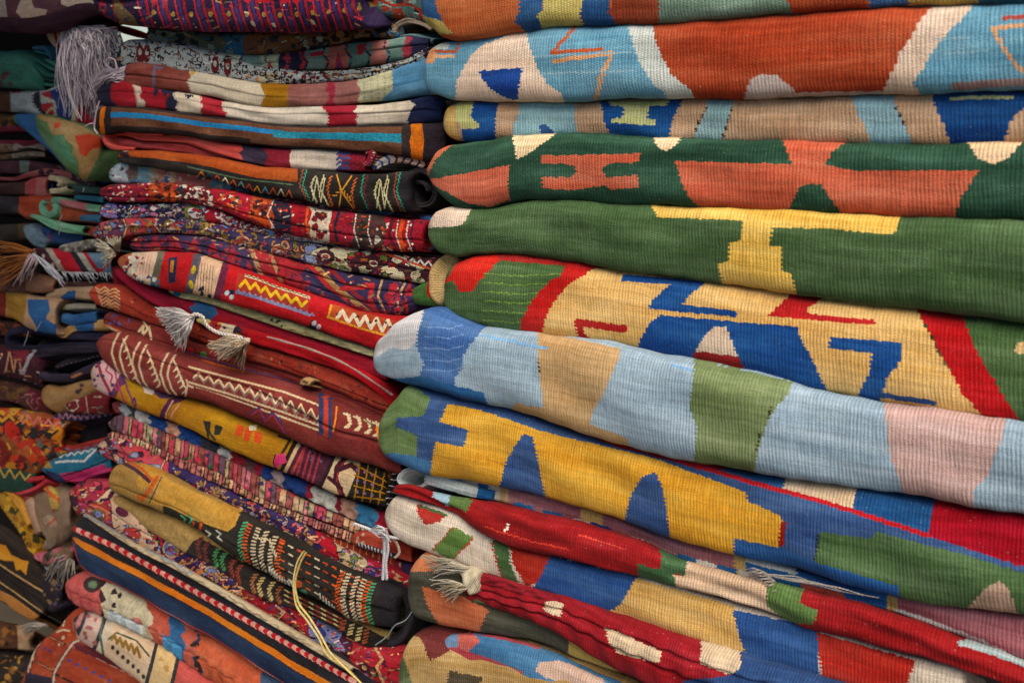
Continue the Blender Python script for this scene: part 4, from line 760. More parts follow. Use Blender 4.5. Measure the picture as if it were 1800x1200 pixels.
# --- maroon with cream chain stitch
def f(p):
    ch = 'DCC6A0'
    for x in (200, 214, 236, 248, 286, 298): p.vdash(ch, 2.4, (x+10,.02, x,.3, x-4,.55, x+4,.85, x+14,1.0), 4.5, 4.6, 30)
    for x in (216, 258, 304):
        for k in range(5): p.vdash(ch, 2.2, (x+k*4,.15+k*.12, x+8+k*4,.3+k*.12, x+2+k*4,.42+k*.12), 5, 4.6, 20)
    p.line(ch, 3, 325,700,330,675,328,668)
    for dv, w_ in ((.12, 3), (.52, 3), (.62, 3)): p.vdash(ch, w_, (332,dv+.06, 400,dv+.02, 500,dv, 600,dv-.02, 690,dv-.04), 7, 6.4, 12)
    x = 340; k = 0
    while x < 560: p.vl(ch, 3, x,.25 if k % 2 else .42, x+9,.42 if k % 2 else .25); p.vl('8A8078', 2, x,.33 if k % 2 else .5, x+9,.5 if k % 2 else .33); x += 9; k += 1
    p.bands(560, [(569,'2F3A66'),(577,'B8402A'),(583,'2F3A66'),(590,'7A2A28'),(900,'7A2A28')]); p.vdash('E08A2A', 3, (592,.0, 590,.25, 586,.5), 4, 4); p.vdash('C23A30', 3, (573,.0, 571,.25, 568,.5), 4, 4)
    for x in (604, 622, 640, 655): p.vdash('D8C49A', 3.4, (x,.1, x+8,.05, x+12,.25, x+4,.35), 6, 5, 40)
    p.line('3A5A2A', 2, 640,735,655,748,650,752); p.vdash('E08A2A', 4, (662,.15, 668,.45), 5, 5, 30)
    p.stripe('7E2E2A', 340, 720, .66, 1.3, 12)
    p.line('35407A', 5, 441,728,455,718,466,740,478,726,488,735,500,760); p.line('C22A3A', 2.4, 441,730,456,719,467,741,479,728,500,760)
tag(rug('embroidered_rug', [169,592, 180,584, 200,582, 260,606, 330,630, 400,651, 500,678, 600,716, 660,735, 715,760], [169,618, 185,640, 210,660, 250,678, 300,694, 350,706, 430,737, 500,769, 560,792, 640,815, 715,840], 170, 712, '843430', f, out=MO+.026, l=18, r_=6, crease=[(.5,.004)], kind='pile', bulge=.95, cell=1.05, fine=False),
    'thick maroon rug roll with cream chain-stitch loops and zigzags, above the mustard rug', GM)
# --- mustard camel rug
def f(p):
    p.bands(158, [(204,'D2B0AC'),(214,'6A3A5A'),(503,'B07C14'),(510,'2A1A1A'),(516,'D8B890'),(522,'5A2438'),(527,'B04848'),(532,'5A2438'),(572,'4E2034'),(578,'2A1A22'),(622,'D8BE98'),(628,'2A2A20'),(690,'262018'),(720,'1E1A1C')], slant=-26)
    p.vl('A02A50', 5, 170,0, 178,.5, 200,1); p.vl('B8386A', 3, 192,.1, 186,.35, 198,.4, 194,.6, 206,.7); p.vl('B8386A', 3, 198,0, 206,.5, 222,1.0); p.blot(['4A3058'], 10, 163, 200, .1,.9, 3,5, 3); p.vl('7A3A60', 3, 214,0, 224,.5, 240,1)
    p.vl('5A2A58', 3, 214,.25, 220,.35, 216,.45); p.vl('5A2A58', 3, 232,.8, 236,.65, 240,.85)
    p.poly('DCC8BE', 248,655,262,668,272,684,268,694,254,690,248,672); p.poly('5A3A5E', 272,680,295,688,310,695,296,700,282,700,272,692)
    p.line('5A2A4A', 12, 320,698,300,706,288,725,284,742,290,752); p.line('D89A80', 2.6, 304,704,292,726,290,742); p.line('D89A80', 2.6, 315,710,302,728,298,745)
    p.poly('262A22', 357,739,371,740,369,756,372,762,380,772,378,775,368,764,366,775,362,758); p.poly('262A22', 378,745,392,750,386,764,376,764)
    for a in ((418,745,430,750,424,768,412,764),(432,750,444,756,438,776,428,774),(448,756,462,762,458,780,446,776)): p.poly('C8481E', *a)
    p.poly('E6D8B8', 438,748,452,746,450,756,438,756)
    p.line('3A2A1E', 5, 490,766,510,772,500,790,494,800,484,810); p.poly('D8407A', 484,800,500,795,504,812,490,818,482,830,480,812); p.line('30201E', 2, 484,798,480,812,488,830)
    for x in (536, 545, 554, 563): p.vdash('A83A48', 4, (x,.05, x-14,.95), 4, 8); 
    p.blot(['6A5A7A'], 6, 545, 568, 0,.3, 3,4, 4)
    p.vl('4A1A2A', 9, 610,-.05, 592,.3, 590,.6, 604,1.05); p.vl('A8343A', 3, 606,.1, 594,.4, 592,.7, 600,.95); p.vl('4A1A2A', 9, 594,.35, 618,.15, 632,.3); p.vl('4A1A2A', 7, 600,.8, 578,.62)
    for x in (634, 648, 662, 676):
        p.vl('B07C1E', 2.4, x,.0, x-12,1.0)
    for v in (.12, .38, .64, .9): p.vl('B07C1E', 2.4, 622,v, 684,v)
    for x in (632, 645, 658):
        for v in (.25, .5, .77): p.ve('8A6A88', x-4,v,2.6,3)
g = root('kilim_rug', 'mustard yellow kilim with a pink-white left end and checked black right end', GM, (430, 740))
rug('main_fold', [159,642, 165,632, 180,626, 240,667, 300,692, 340,704, 430,737, 520,776, 560,792, 640,814, 690,836], [159,668, 170,688, 200,700, 260,727, 320,750, 400,792, 470,817, 520,838, 600,873, 640,886, 690,895], 160, 686, 'B07C14', f, out=MO+.024, l=16, r_=20, kind='flat', bulge=.95, cell=1.05, parent=g, wr=.001)
ribbon('whipped_edge', [694,826, 692,842, 686,858, 682,876, 678,892], [8,10,10,10,7], '1C1A1E', lambda p: [p.vl('C8C8CC', 1.3, a,-.1, a+3,1.1) for a in range(8, 100, 16)], out=MO+.034, kind='yarn', parent=g, lump=.5)
# --- shaggy fringe row and tassel rolls
def f(p):
    p.bands(196, [(212,'8E3A40'),(228,'A8B4B8'),(240,'4A4E58'),(262,'D0CFC8'),(292,'1F4C94'),(316,'D8A48C'),(352,'1F4C94'),(384,'3E4450'),(405,'D3D6D2'),(428,'A02A38'),(448,'6A4A50'),(462,'A01F34'),(478,'23448A'),(500,'B09A98'),(540,'1E3E84'),(548,'8E1E34'),(590,'D0CFC4'),(600,'8E1E34'),(625,'C8A08C'),(662,'4A90BC'),(690,'9E1834')], jag=5, slant=-8)
tag(rug('shaggy_rug', [196,700, 260,727, 320,750, 400,792, 500,834, 600,874, 690,905], [196,722, 260,747, 330,777, 400,806, 460,838, 520,868, 600,905, 690,945], 198, 690, '8E3A40', f, out=MO+.014, l=12, r_=10, kind='pile', lump=1.0, bulge=.9),
    'shaggy edge of blue, white, peach and red wool blocks under the mustard kilim', GM)
def f(p):
    x = 190; r = rs(5)
    while x < 680:
        d = r.uniform(5, 12); p.vp(r.choice(['C09A78','B8485A','8E4A44','A89878','C0707A','6A5060','B08868']), x,-.2,x+d,-.2,x+d-5,1.2,x-5,1.2); p.vl('4A2A2C', 2, x,-.1, x-4,1.1); x += d
    p.blot(['305A3A','C83A58','3A2A4A'], 26, 200, 640, 0,1, 3,6, 4)
g = root('wrapped_fringe_rug', 'dusty pink rug edge of wrapped yarn rolls in short bands, tied with white rope', GM, (430, 850))
rug('wrapped_edge', [192,735, 205,729, 260,748, 330,778, 400,808, 500,864, 600,908, 660,935], [192,755, 240,772, 300,797, 400,840, 470,882, 560,912, 660,950], 192, 650, 'B08868', f, out=MO+.018, l=12, r_=10, kind='yarn', lump=1.1, parent=g)
def f(p):
    x = 190; r = rs(9)
    while x < 640:
        d = r.uniform(4, 10); p.vp(r.choice(['A06058','C89A7A','7E3A40','B06A68','8E7A5A','B8A080']), x,-.2,x+d,-.2,x+d-5,1.2,x-5,1.2); p.vl('3A2024', 2.4, x,-.1, x-4,1.1); x += d
rug('wrapped_edge', [190,755, 240,770, 300,796, 400,838, 470,880, 560,915, 640,945], [190,775, 250,792, 330,828, 420,868, 500,905, 560,930, 640,965], 190, 622, 'A06058', f, out=MO+.022, l=12, r_=12, kind='yarn', lump=1.2, parent=g)
def f(p):
    p.vdash('C89A6A', 1.8, (300,.5, 400,.5, 500,.5, 690,.5), 12, 12, 75); p.blot(['B8803A','7A2018'], 20, 330, 560, .2,.8, 3,6, 3)
rug('red_fold', [290,800, 330,822, 400,858, 500,903, 600,948, 700,975], [290,815, 330,842, 400,880, 500,928, 600,972, 700,1000], 292, 700, '9C3424', f, out=MO+.016, l=14, r_=8, kind='pile', parent=g)
def f(p):
    p.stripe('3A2A4A', 628, 700, .75,1.0, 6); p.vdash('D8CFC4', 2, (628,.82, 690,.9), 6, 6, 60); p.blot(['B8A08A'], 4, 625, 640, .2,.7, 3,5, 3)
rug('red_fold', [615,935, 640,930, 700,952, 730,962], [615,958, 650,968, 700,982, 730,990], 617, 728, 'A8402E', f, out=MO+.028, l=10, r_=10, kind='flat', parent=g)
def f(p): p.blot(['C8BEB8','6A1420'], 14, 650, 710, .1,.9, 4,9, 3, .4); p.bands(706, [(800,'35264A')])
rug('red_fold', [640,965, 690,980, 730,988, 760,990], [640,990, 690,1015, 720,1030, 760,1040], 642, 755, '8E1A28', f, out=MO+.014, l=10, r_=10, kind='flat', parent=g)
cord('white_rope', [622,920, 640,926, 660,934, 680,942, 705,946], MO+.06, 2.2, 'D8D8DE', g, n=80)
cord('white_rope', [655,930, 672,938, 676,955, 675,985, 673,1018], MO+.06, 2.4, 'D8D8DE', g, n=90)
cord('white_rope', [660,934, 680,946, 682,965, 678,990, 680,1018], MO+.062, 2.2, 'CACAD2', g, n=90)
cord('white_rope', [684,942, 698,955, 702,970, 694,980], MO+.055, 2.0, 'CDB8A8', g, n=50)
fringe('knot', (650,932), (676,930,684,950), 16, MO+.062, 1.4, ['E0E0E4','C8C8D0'], g, seed=41, spread=5, curl=12)
# --- floral purple
def flor(p):
    p.bands(168, [(192,'A82A44'),(216,'B04A58'),(292,'B84450'),(560,'38285E'),(590,'A8162E'),(640,'C0A888'),(900,'A8182E')], jag=7, seed=3, slant=-14)
    p.blot(['8890B8','3A2038','C8A88A'], 22, 172, 232, 0,1, 5,9, 3); p.blot(['4A1E34','8088A8'], 12, 235, 285, .2,.9, 5,9, 4, 1.6); p.vl('D0A880', 3.5, 290,.0, 283,.4, 292,.8, 288,1.1)
    p.hooks(['8E6A44','A88058','C0605A'], 5, 42, 298, 555, .1,.9, 8, 5); p.hooks(['B8A890'], 2.4, 12, 320, 550, .1,.9, 9, 6)
    p.blot(['6E7A3A','4A1A2C','A82434'], 16, 590, 680, .1,1, 5,9, 7); p.ve('1E3440', 652,.72,17,14,40); p.ve('B84880', 652,.72,14,11,40); p.ve('3A3A90', 652,.72,7,6,40)
    p.blot(['8E6A44','B84450','8088A8','C8A88A'], 50, 235, 700, 0,1, 2.5,5, 17); p.outline('201426'); p.vl('C8A070', 4, 690,.2, 702,.35, 694,.5, 708,.65, 700,.85)
tag(rug('floral_rug', [169,782, 180,768, 200,766, 260,793, 340,832, 430,874, 520,914, 600,962, 735,1012], [169,800, 200,812, 250,835, 300,853, 400,897, 480,934, 560,978, 640,1015, 735,1045], 170, 732, '38285E', flor, out=MO+.02, l=14, r_=12, crease=[(.1,.003)], kind='flat', cell=1.1),
    'violet floral rug with tan curls and a coral left end, above the gold fuzzy rug', GM)
# --- gold fuzzy rug with embroidered black part
g = root('embroidered_rug', 'golden tan fuzzy rug turning black with orange, green and cream stitches, dark hollow end', GM, (430, 950))
def stitches(p, x0, rows, seed):
    r = rs(seed)
    for x, c in rows: p.vdash(c, 3, (x+8,.02, x-2,.4, x-4,.7, x+4,1.0), 7, 6, r.choice([60, 75, 90]))
def f(p):
    p.poly('C0923E', 250,780,300,845,425,898,414,925,400,935,345,915,290,888,262,885,275,865,268,850,250,860,240,850,245,830)
    p.poly('2A2622', 286,888,300,892,345,915,400,934,412,925,424,898,440,890,900,1100,900,1300,430,1000,300,925,288,912)
    p.line('4A2A3A', 7, 205,806,240,826,262,845); p.line('C05A22', 5, 222,808,250,824,266,842); p.line('C05A22', 7, 276,838,262,862,250,878,244,872); p.line('3A2A4A', 2, 284,838,270,868,262,884)
    for x, c in ((318,'4FA070'),(330,'4FA070')): p.line(c, 3, x,905,x+8,912,x+2,920,x+10,928)
    for x in (340, 354): p.line('C8501E', 5, x,918,x-4,936)
    for x in (362, 380): p.line('C8C8B8', 2.4, x,932,x+8,938,x+2,944,x+10,950)
    stitches(p, 0, [(425,'4FA070'),(433,'D05A20'),(448,'CFBFA0'),(462,'CFBFA0'),(478,'CFBFA0'),(490,'D05A20')], 3)
    for v in (.12, .3, .5, .68, .85): p.vdash('D05A20', 2.6, (492,v, 640,v), 8, 17, 4, ['D05A20','CFBFA0','B8482A'])
    p.vdash('CFBFA0', 2.6, (452,.3, 474,.2, 486,.5), 8, 7, 30); p.vdash('C8C8B8', 3, (470,.85, 500,.95, 515,.9), 8, 6, 50); p.vdash('C8C8B8', 3, (560,.85, 590,.98), 8, 7, 40); p.ve('C8501E', 522,.85,9,7); p.ve('3E8A5E', 532,.98,8,6)
    stitches(p, 0, [(596,'D05A20'),(606,'CFBFA0'),(622,'CFBFA0'),(634,'CFBFA0'),(642,'D05A20'),(650,'4FA070')], 4)
    p.bands(664, [(900,'26222A')])
rug('upper_fold', [191,826, 198,812, 210,809, 270,830, 300,845, 400,896, 480,933, 560,978, 640,1015, 720,1045], [191,862, 230,882, 300,908, 345,932, 430,988, 480,1015, 560,1058, 620,1090, 720,1110], 192, 705, 'A88446', f, out=MO+.036, l=10, r_=30, crease=[(-.1,.004)], kind='pile', bulge=.8, cell=1.1, parent=g)
def f(p):
    p.poly('2A2422', 340,950,352,945,900,1240,900,1400,330,1010,326,970)
    for x, c in ((350,'7A3A34'),(362,'7A3A34'),(380,'4F9A60'),(392,'4F9A60'),(408,'A04430'),(420,'A04430'),(446,'A86A3A'),(458,'D8B870'),(476,'D8C080'),(490,'A05A30')): p.vdash(c, 3, (x+6,.05, x-4,.5, x+2,.95), 7, 6, 50)
    for v in (.2, .45, .7): p.vdash('D8C080', 2.4, (500,v, 600,v), 9, 12, 4, ['D8C080','B0442C'])
    for x, c in ((602,'A05030'),(616,'D8C080'),(630,'D8C080'),(642,'B05A30')): p.vdash(c, 3, (x+4,.1, x-2,.9), 8, 6, 60)
rug('lower_fold', [187,872, 200,868, 230,882, 300,908, 345,934, 430,990, 480,1017, 560,1060, 640,1098, 700,1110], [187,893, 230,915, 300,955, 330,975, 400,1010, 440,1045, 520,1070, 600,1110, 650,1137, 700,1130], 187, 690, 'AE9058', f, out=MO+.03, l=10, r_=24, kind='pile', bulge=.85, cell=1.1, parent=g)
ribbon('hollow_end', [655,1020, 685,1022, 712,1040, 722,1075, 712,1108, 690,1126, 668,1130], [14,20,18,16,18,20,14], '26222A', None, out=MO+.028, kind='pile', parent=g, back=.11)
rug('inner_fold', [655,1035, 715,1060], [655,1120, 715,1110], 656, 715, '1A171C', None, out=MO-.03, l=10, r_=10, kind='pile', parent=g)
tubes('loose_thread', [strand((660,1133, 680,1118, 695,1098, 712,1090, 726,1072), MO+.06, 1.1, 24)], ['8E9AA0'], g)
tubes('yellow_yarn', [strand((534,968, 522,990, 516,1025, 520,1060, 540,1090, 560,1120, 575,1150, 610,1175, 635,1200), MO+.066, 1.9, 60), strand((538,970, 527,992, 519,1026, 524,1056, 545,1086, 565,1118, 580,1145, 606,1172, 640,1205), MO+.07, 1.9, 60)], ['E0CC88','D4C07A'], g)
# --- floral below
def f(p):
    p.poly('A82A44', 100,820,200,820,200,930,100,930); p.blot(['D8B09A','4A2038','C83A50'], 16, 125, 190, 0,1, 5,9, 3); p.line('D8B8A0', 11, 132,918,150,900,170,885,195,862); p.line('4A2440', 4, 138,914,146,902,156,904,162,892,172,892,178,878,190,876,196,864)
    p.bands(196, [(280,'C9A88E'),(420,'38285E'),(545,'A8202E'),(600,'7A86B8'),(615,'4A1A2C'),(900,'A8202E')], jag=7, slant=-24)
    p.ve('B84A3A', 172,.8,24,20,30); p.ve('6A5A2A', 172,.82,13,11,30); p.ve('7A80C8', 172,.82,7,6,30); p.ve('C04038', 232,.75,16,10,20); p.ve('5A1E3A', 214,.4,12,8,30); p.blot(['5A1E3A','6A7A3A'], 8, 235, 275, .2,.9, 4,8, 5)
    p.zig('B83048', 6, 268, 310, 9, .3,.7)
    for x in (300, 372): p.ve('C9A888', x,.6,15,17,-30); p.ve('7A80B8', x,.6,11,13,-30); p.ve('A8406A', x,.6,4,5)
    p.hooks(['D89A60','D09058'], 4, 22, 310, 440, .2,.9, 8, 6); p.line('D0A078', 4, 486,1064,500,1075,488,1088,496,1100); p.vl('3A1A2C', 4, 505,.3, 520,.5, 510,.8, 530,.9); p.ve('38408E', 560,.35,15,7,35)
    for x in (575, 600, 640, 655): p.ve('38182C', x,.75,11,8,40); p.ve('C8986A', x,.75,6,4,40)
    p.blot(['5A1E3A','7A86B8','C9A88E','A8202E'], 60, 200, 720, .05,.95, 2.5,5, 18); p.outline('24121E'); p.vl('C8A070', 5, 660,.2, 672,.4, 662,.6, 676,.9)
tag(rug('floral_rug', [121,850, 135,838, 170,838, 200,860, 300,930, 400,1000, 520,1068, 600,1108, 740,1130], [121,885, 140,908, 170,918, 200,934, 250,967, 300,988, 350,1013, 430,1063, 520,1113, 600,1165, 740,1250], 122, 730, '38285E', f, out=MO+.016, l=18, r_=14, crease=[(0.,.003)], kind='flat', bulge=.9, cell=1.1),
    'red, peach and violet floral rug whose zigzag left end pokes out below the gold rug', GM)
g = root('striped_rug', 'navy rug with an orange stripe and a red and pink beaded line', GM, (380, 1080))
def f(p):
    p.stripe('24222A', 120, 640, -.3,.56, 30); p.stripe('1E3354', 120, 640, .62,.95, 30); p.stripe('DC7C1E', 120, 640, .47,.60, 40); p.stripe('B8404A', 120, 640, .94,1.3, 30)
    p.vdash('C4202C', 9, (130,.2, 200,.24, 400,.26, 620,.24), 8, 8.3, 8, ['BE1E30','E0A898'])
    p.vdash('D8C8BC', 1.8, (150,1.0, 300,.98, 450,.98, 600,.98), 6, 5, 40)
rug('main_fold', [126,918, 135,906, 150,905, 200,935, 300,987, 400,1047, 500,1103, 600,1155, 680,1210], [126,968, 135,988, 150,1003, 200,1028, 280,1073, 350,1113, 430,1158, 520,1218, 680,1320], 127, 660, '24222A', f, out=MO+.034, l=14, r_=8, kind='flat', bulge=.35, cell=1.1, wr=.002, parent=g)
ribbon('bound_edge', [146,902, 175,920, 250,966, 300,990, 350,1018, 450,1075, 560,1140, 620,1178], [6,9,11,12,13,13,12], 'A8977C', lambda p: p.vdash('7E8488', 4, (0,.3, 40,.3), 5, 7), out=MO+.05, kind='yarn', parent=g, lump=.5)
# --- shaggy pink
def f(p):
    p.bands(115, [(178,'C05A58'),(182,'3A1E24'),(262,'C4BBA0'),(292,'B85A48'),(325,'2F6090'),(345,'B86050'),(352,'28405E'),(460,'C06040'),(620,'3A5070')], jag=8, slant=-26, seed=5)
    p.ve('3A2A2C', 162,.3,16,14); p.ve('5E7A5A', 163,.3,8,7); p.blot(['2A2426'], 6, 196, 212, .1,.9, 5,8, 3); p.ve('B87068', 238,.75,12,11); p.vp('C8D4D8', 190,.7,250,.7,250,1.2,190,1.2); p.vp('4A90C0', 286,.6,320,.6,320,1.2,286,1.2); p.blot(['2A2020'], 6, 340, 352, 0,1, 4,7, 6)
tag(rug('shaggy_rug', [114,1010, 130,1003, 160,1006, 200,1029, 280,1074, 350,1114, 430,1159, 560,1245], [114,1040, 125,1056, 180,1083, 260,1125, 330,1168, 400,1215, 560,1320], 116, 540, 'C05A58', f, out=MO+.022, l=16, r_=8, crease=[(.1,.003)], kind='pile', lump=.9, bulge=.95),
    'thick shaggy rug of pink, cream, rust and blue wool under the navy striped rug', GM)
def f(p):
    p.bands(126, [(133,'2A2A30'),(140,'C07A78'),(146,'3A3640'),(172,'C4A89C'),(178,'2A2E34'),(190,'C9BBA4'),(262,'CDB498'),(268,'2E3032'),(300,'CDAE7C'),(306,'2E3032'),(420,'B8504A')], slant=-20)
    p.blot(['9E5A60'], 8, 148, 170, .1,.8, 4,6, 3); p.vl('4A5A50', 4, 182,.0, 176,.5, 182,1); p.vl('3A4A3A', 3, 190,.5, 205,.2, 240,.15, 262,.3); p.zig('8A6A30', 5, 196, 250, 5, .28,.45)
    for k in range(7): p.ve('2E3034', 198+k*9,.62+k*.03,3.4,4.2)
    p.blot(['B08850'], 8, 272, 298, .1,.9, 4,6, 5)
tag(rug('woven_rug', [127,1078, 135,1070, 150,1070, 180,1083, 260,1124, 330,1168, 450,1240], [127,1104, 140,1126, 170,1144, 200,1168, 260,1213, 450,1350], 128, 440, 'CDB498', f, out=MO+.03, fine=False, l=14, r_=8, kind='flat', bulge=.95, cell=1.05),
    'cream rug roll with dark ring bands and a row of small black diamonds', GM)
def f(p):
    p.line('4A2434', 7, 130,1060,110,1085,82,1110,62,1140,52,1170,46,1200); p.dash('D8C0A8', 3.5, (130,1060,110,1085,82,1110,62,1140,52,1170,46,1200), 9, 13)
    p.line('4A2434', 7, 150,1118,128,1130,110,1155,96,1180,92,1215); p.dash('D8C0A8', 4, (150,1118,128,1130,110,1155,96,1180,92,1215), 9, 13)
    p.line('301A20', 5, 88,1118,114,1132); p.line('C0805A', 2, 88,1118,112,1131); p.line('301A20', 5, 64,1162,92,1178); p.line('C0805A', 2, 64,1162,90,1177); p.line('301A20', 4, 100,1185,140,1205)
    for k in range(8): p.ve('4A4A8E', 122+k*14,1.0,1,1); p.ell('4A4A8E', 122+k*14, 1160+k*7, 4,2.6,20)
    for k in range(3): p.ell('4A4A8E', 78+k*9, 1139+k*4, 3,2.4,20)
    p.blot(['B8602E'], 26, 60, 260, .2,.95, 2,4, 3, 1.6); p.line('C9A090', 2, 130,1138,180,1160,240,1190); p.poly('6A2630', 132,1128,170,1140,260,1200,240,1190,180,1160,130,1140)
    p.line('D8C8A8', 3, 100,1110,110,1106,122,1108); p.blot(['D8C8A8'], 4, 98, 124, .1,.3, 3,4, 8); p.poly('2A2438', 45,1180,90,1190,92,1230,40,1230)
tag(rug('kilim_rug', [40,1160, 60,1125, 90,1098, 125,1062, 150,1080, 300,1150], [40,1240, 300,1320], 42, 300, 'A8442A', f, out=MO+.006, l=26, r_=8, kind='flat', cell=1.1, bulge=.7),
    'rust orange kilim crossed by black and white beaded lines, curving round the bottom left', GM)
# ================================================================== LEFT STACK: set back in the shade, fold ends facing us
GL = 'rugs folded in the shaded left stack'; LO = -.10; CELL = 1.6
def f(p):
    p.poly('C9B3A0', 40,-10,52,-10,60,14,84,18,70,42,45,40,28,22); p.poly('D8C6B8', 105,-10,160,-10,166,10,150,22,125,14,108,8); p.poly('B8A8A0', -30,-20,8,-10,14,38,-30,34); p.poly('C9B3A0', 205,-20,240,-20,240,20,215,20)
    p.stripe('4A2C40', -40, 230, .78, 1.2, 12)
tag(rug('kilim_rug', [-60,-70, 240,-70], [-60,50, 10,56, 40,60, 90,52, 120,34, 160,28, 200,44, 240,50], -60, 236, '66424F', f, out=LO+.05, l=6, r_=14, kind='flat', bulge=.7, cell=1.6),
    'mauve kilim with pale stepped crosses overhanging the top left corner', GL)
g = root('wool_fringe_rug', 'pale end of a rug trailing a long shaggy lilac-grey wool fringe at top left', GL, (150, 100))
rug('fringed_end', [80,50, 120,40, 175,42], [80,66, 100,90, 125,92, 175,60], 82, 172, 'B8A39A', lambda p: p.line('8A1F2C', 5, 95,50,100,75,108,92), out=LO+.01, l=10, r_=8, kind='flat', parent=g, back=.015)
fringe('fringe', (108,48,185,45), (122,190,190,150), 300, LO+.035, 1.1, ['E9DCEA','CFC2D2','F4EEF6','B4A6BA','F6F2F8'], g, seed=51, spread=26, curl=34, wob=5, lift=.03)
fringe('fringe', (120,44,195,50), (150,120,205,110), 200, LO+.04, 1.2, ['DACFDC','B8ACBA','EAE4EC'], g, seed=52, spread=24, curl=30, wob=5, lift=.03)
fringe('fringe', (140,90,170,90), (140,175,165,205), 50, LO+.03, 1.6, ['9A8E9C','7A6E7C','8E8496'], g, seed=53, spread=10, curl=14, wob=3, lift=.02)
# teal pleated rug
g = root('flatweave_rug', 'teal flat rug crumpled into thin pleats beside the lilac fringe', GL, (70, 125))
rug('main_fold', [-40,92, 20,90, 45,95, 80,140, 100,150], [-40,150, 0,156, 50,160, 80,160, 100,158], -40, 84, '3E7A6C', lambda p: p.blot(['6A4048'], 5, -10, 20, .5,.9, 6,9, 2), out=LO+.01, l=6, r_=20, kind='flat', parent=g)
for i, (pt, c, w_) in enumerate([([40,95,52,120,70,146,100,150,130,140], '3E7F70', 7), ([44,94,70,108,95,122,130,125], '3A7A70', 6), ([48,96,64,118,90,134,132,130], '2F6A60', 5), ([60,90,85,96,105,112,132,118], '3A7A88', 6), ([56,84,78,84,88,95,92,108], '3A6F92', 8), ([78,104,100,116,132,122], '44867C', 5), ([50,104,70,128,92,142,128,134], '2C5F58', 5)]):
    ribbon('pleat', pt, [w_*.6, w_, w_, w_*.6], c, None, out=LO+.012 + (i % 3)*.006, kind='flat', parent=g, back=.06)
def f(p):
    p.poly('5A3A2A', -40,150,18,155,20,200,-40,205); p.poly('4A1A24', 20,158,38,158,34,170,22,170); p.poly('B23040', 22,160,36,160,33,168,25,167)
    p.poly('A6B0B4', 18,165,70,158,66,205,20,202); p.poly('24222A', 60,163,70,160,72,180,95,205,88,214,66,190,58,178); p.dash('24222A', 3, (60,165,60,182,75,200,88,212), 4, 6, 90)
    p.poly('A82A38', 72,164,96,158,94,175,76,170); p.poly('A82A38', 72,184,92,180,98,200,88,204,76,195); p.poly('1F3A7A', 88,160,125,145,130,185,124,218,98,208,100,185,92,172)
    p.line('C9B78A', 5, 124,140,126,165,132,190,128,222); p.poly('A01F34', 129,145,150,160,165,215,160,228,133,222,136,190); p.line('D0BE98', 2.4, 76,172,86,176,97,180); p.line('D0BE98', 2.4, 82,200,92,188,100,204)
tag(rug('kilim_rug', [-40,158, 20,160, 70,160, 105,148, 125,140, 150,150, 185,190], [-40,196, 20,198, 60,204, 90,212, 130,222, 160,228, 185,230], -40, 180, 'A6B0B4', f, out=LO+.008, l=6, r_=16, kind='flat', cell=1.2, q=.002),
    'white, royal blue and red kilim with a toothed black line, under the teal pleats', GL)
def f(p):
    p.poly('2F6098', 26,198,62,200,72,228,84,250,110,290,130,310,90,290,55,262,30,226); p.poly('5F8058', 62,202,72,205,78,215,86,222,92,232,108,238,118,252,126,262,138,280,142,310,120,300,100,275,80,250,66,228)
    p.poly('A88A5C', 66,200,130,215,176,238,180,262,150,320,140,312,138,284,128,270,130,258,116,246,112,236,96,238,88,228,84,214,70,210); p.poly('C4452E', 96,216,108,215,106,224,94,226); p.poly('C4452E', 131,238,160,236,180,242,182,258,162,262,150,276,140,270,136,254)
    p.poly('5A9070', 88,242,112,240,116,252,124,262,128,275,136,285,120,288,104,270,92,256)
tag(rug('kilim_rug', [22,200, 60,202, 90,210, 130,222, 175,240, 188,248], [22,214, 40,228, 65,250, 90,275, 120,305, 145,318, 188,262], 22, 184, '5A7A50', f, out=LO+.03, l=10, r_=12, kind='flat', cell=1.2, q=.0022),
    'kilim slumping diagonally with green, sand, blue and tomato red steps', GL)
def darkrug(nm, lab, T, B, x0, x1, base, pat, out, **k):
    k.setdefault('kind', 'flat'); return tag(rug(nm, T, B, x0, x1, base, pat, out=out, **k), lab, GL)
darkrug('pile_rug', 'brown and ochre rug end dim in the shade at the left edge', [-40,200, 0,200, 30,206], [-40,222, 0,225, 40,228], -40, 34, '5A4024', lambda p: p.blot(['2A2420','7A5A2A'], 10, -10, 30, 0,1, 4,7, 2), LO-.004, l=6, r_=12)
g = root('flatweave_rug', 'maroon flat rug with a small dark fold opening, at the left edge', GL, (30, 240))
ribbon('folded_edge', [-30,228, 20,226, 45,226, 62,236, 70,246, 50,252, 20,252, -30,252], [10,12,12,12,10,12,12,12], '6E1F34', None, out=LO+.002, kind='flat', parent=g)
g = root('flatweave_rug', 'taupe rug with a crinkled grey edge folded twice at the left edge', GL, (50, 268))
ribbon('crinkled_edge', [-30,262, 20,260, 50,254, 78,260, 82,268], [14,18,14,12,10], '6A5548', lambda p: p.bands(45, [(101,'8A8078')]), out=LO+.0, kind='yarn', lump=.8, parent=g)
ribbon('crinkled_edge', [-30,278, 25,274, 55,270, 82,272], [10,10,9,8], '5F4A3E', lambda p: p.bands(45, [(101,'7E766E')]), out=LO+.006, kind='yarn', lump=.8, parent=g)
darkrug('flatweave_rug', 'dim mauve rug with a grey vertical bar and scattered marks, in the shade', [-40,282, 20,280, 60,284, 130,300, 180,318], [-40,305, 40,306, 100,312, 180,332], -40, 175, '4A2C38', lambda p: (p.poly('6A7A74', 34,278,52,278,50,304,35,305), p.blot(['7A6058','26222C','8E7A70'], 22, 55, 160, 0,1, 3,6, 2)), LO-.006, l=6, r_=12)
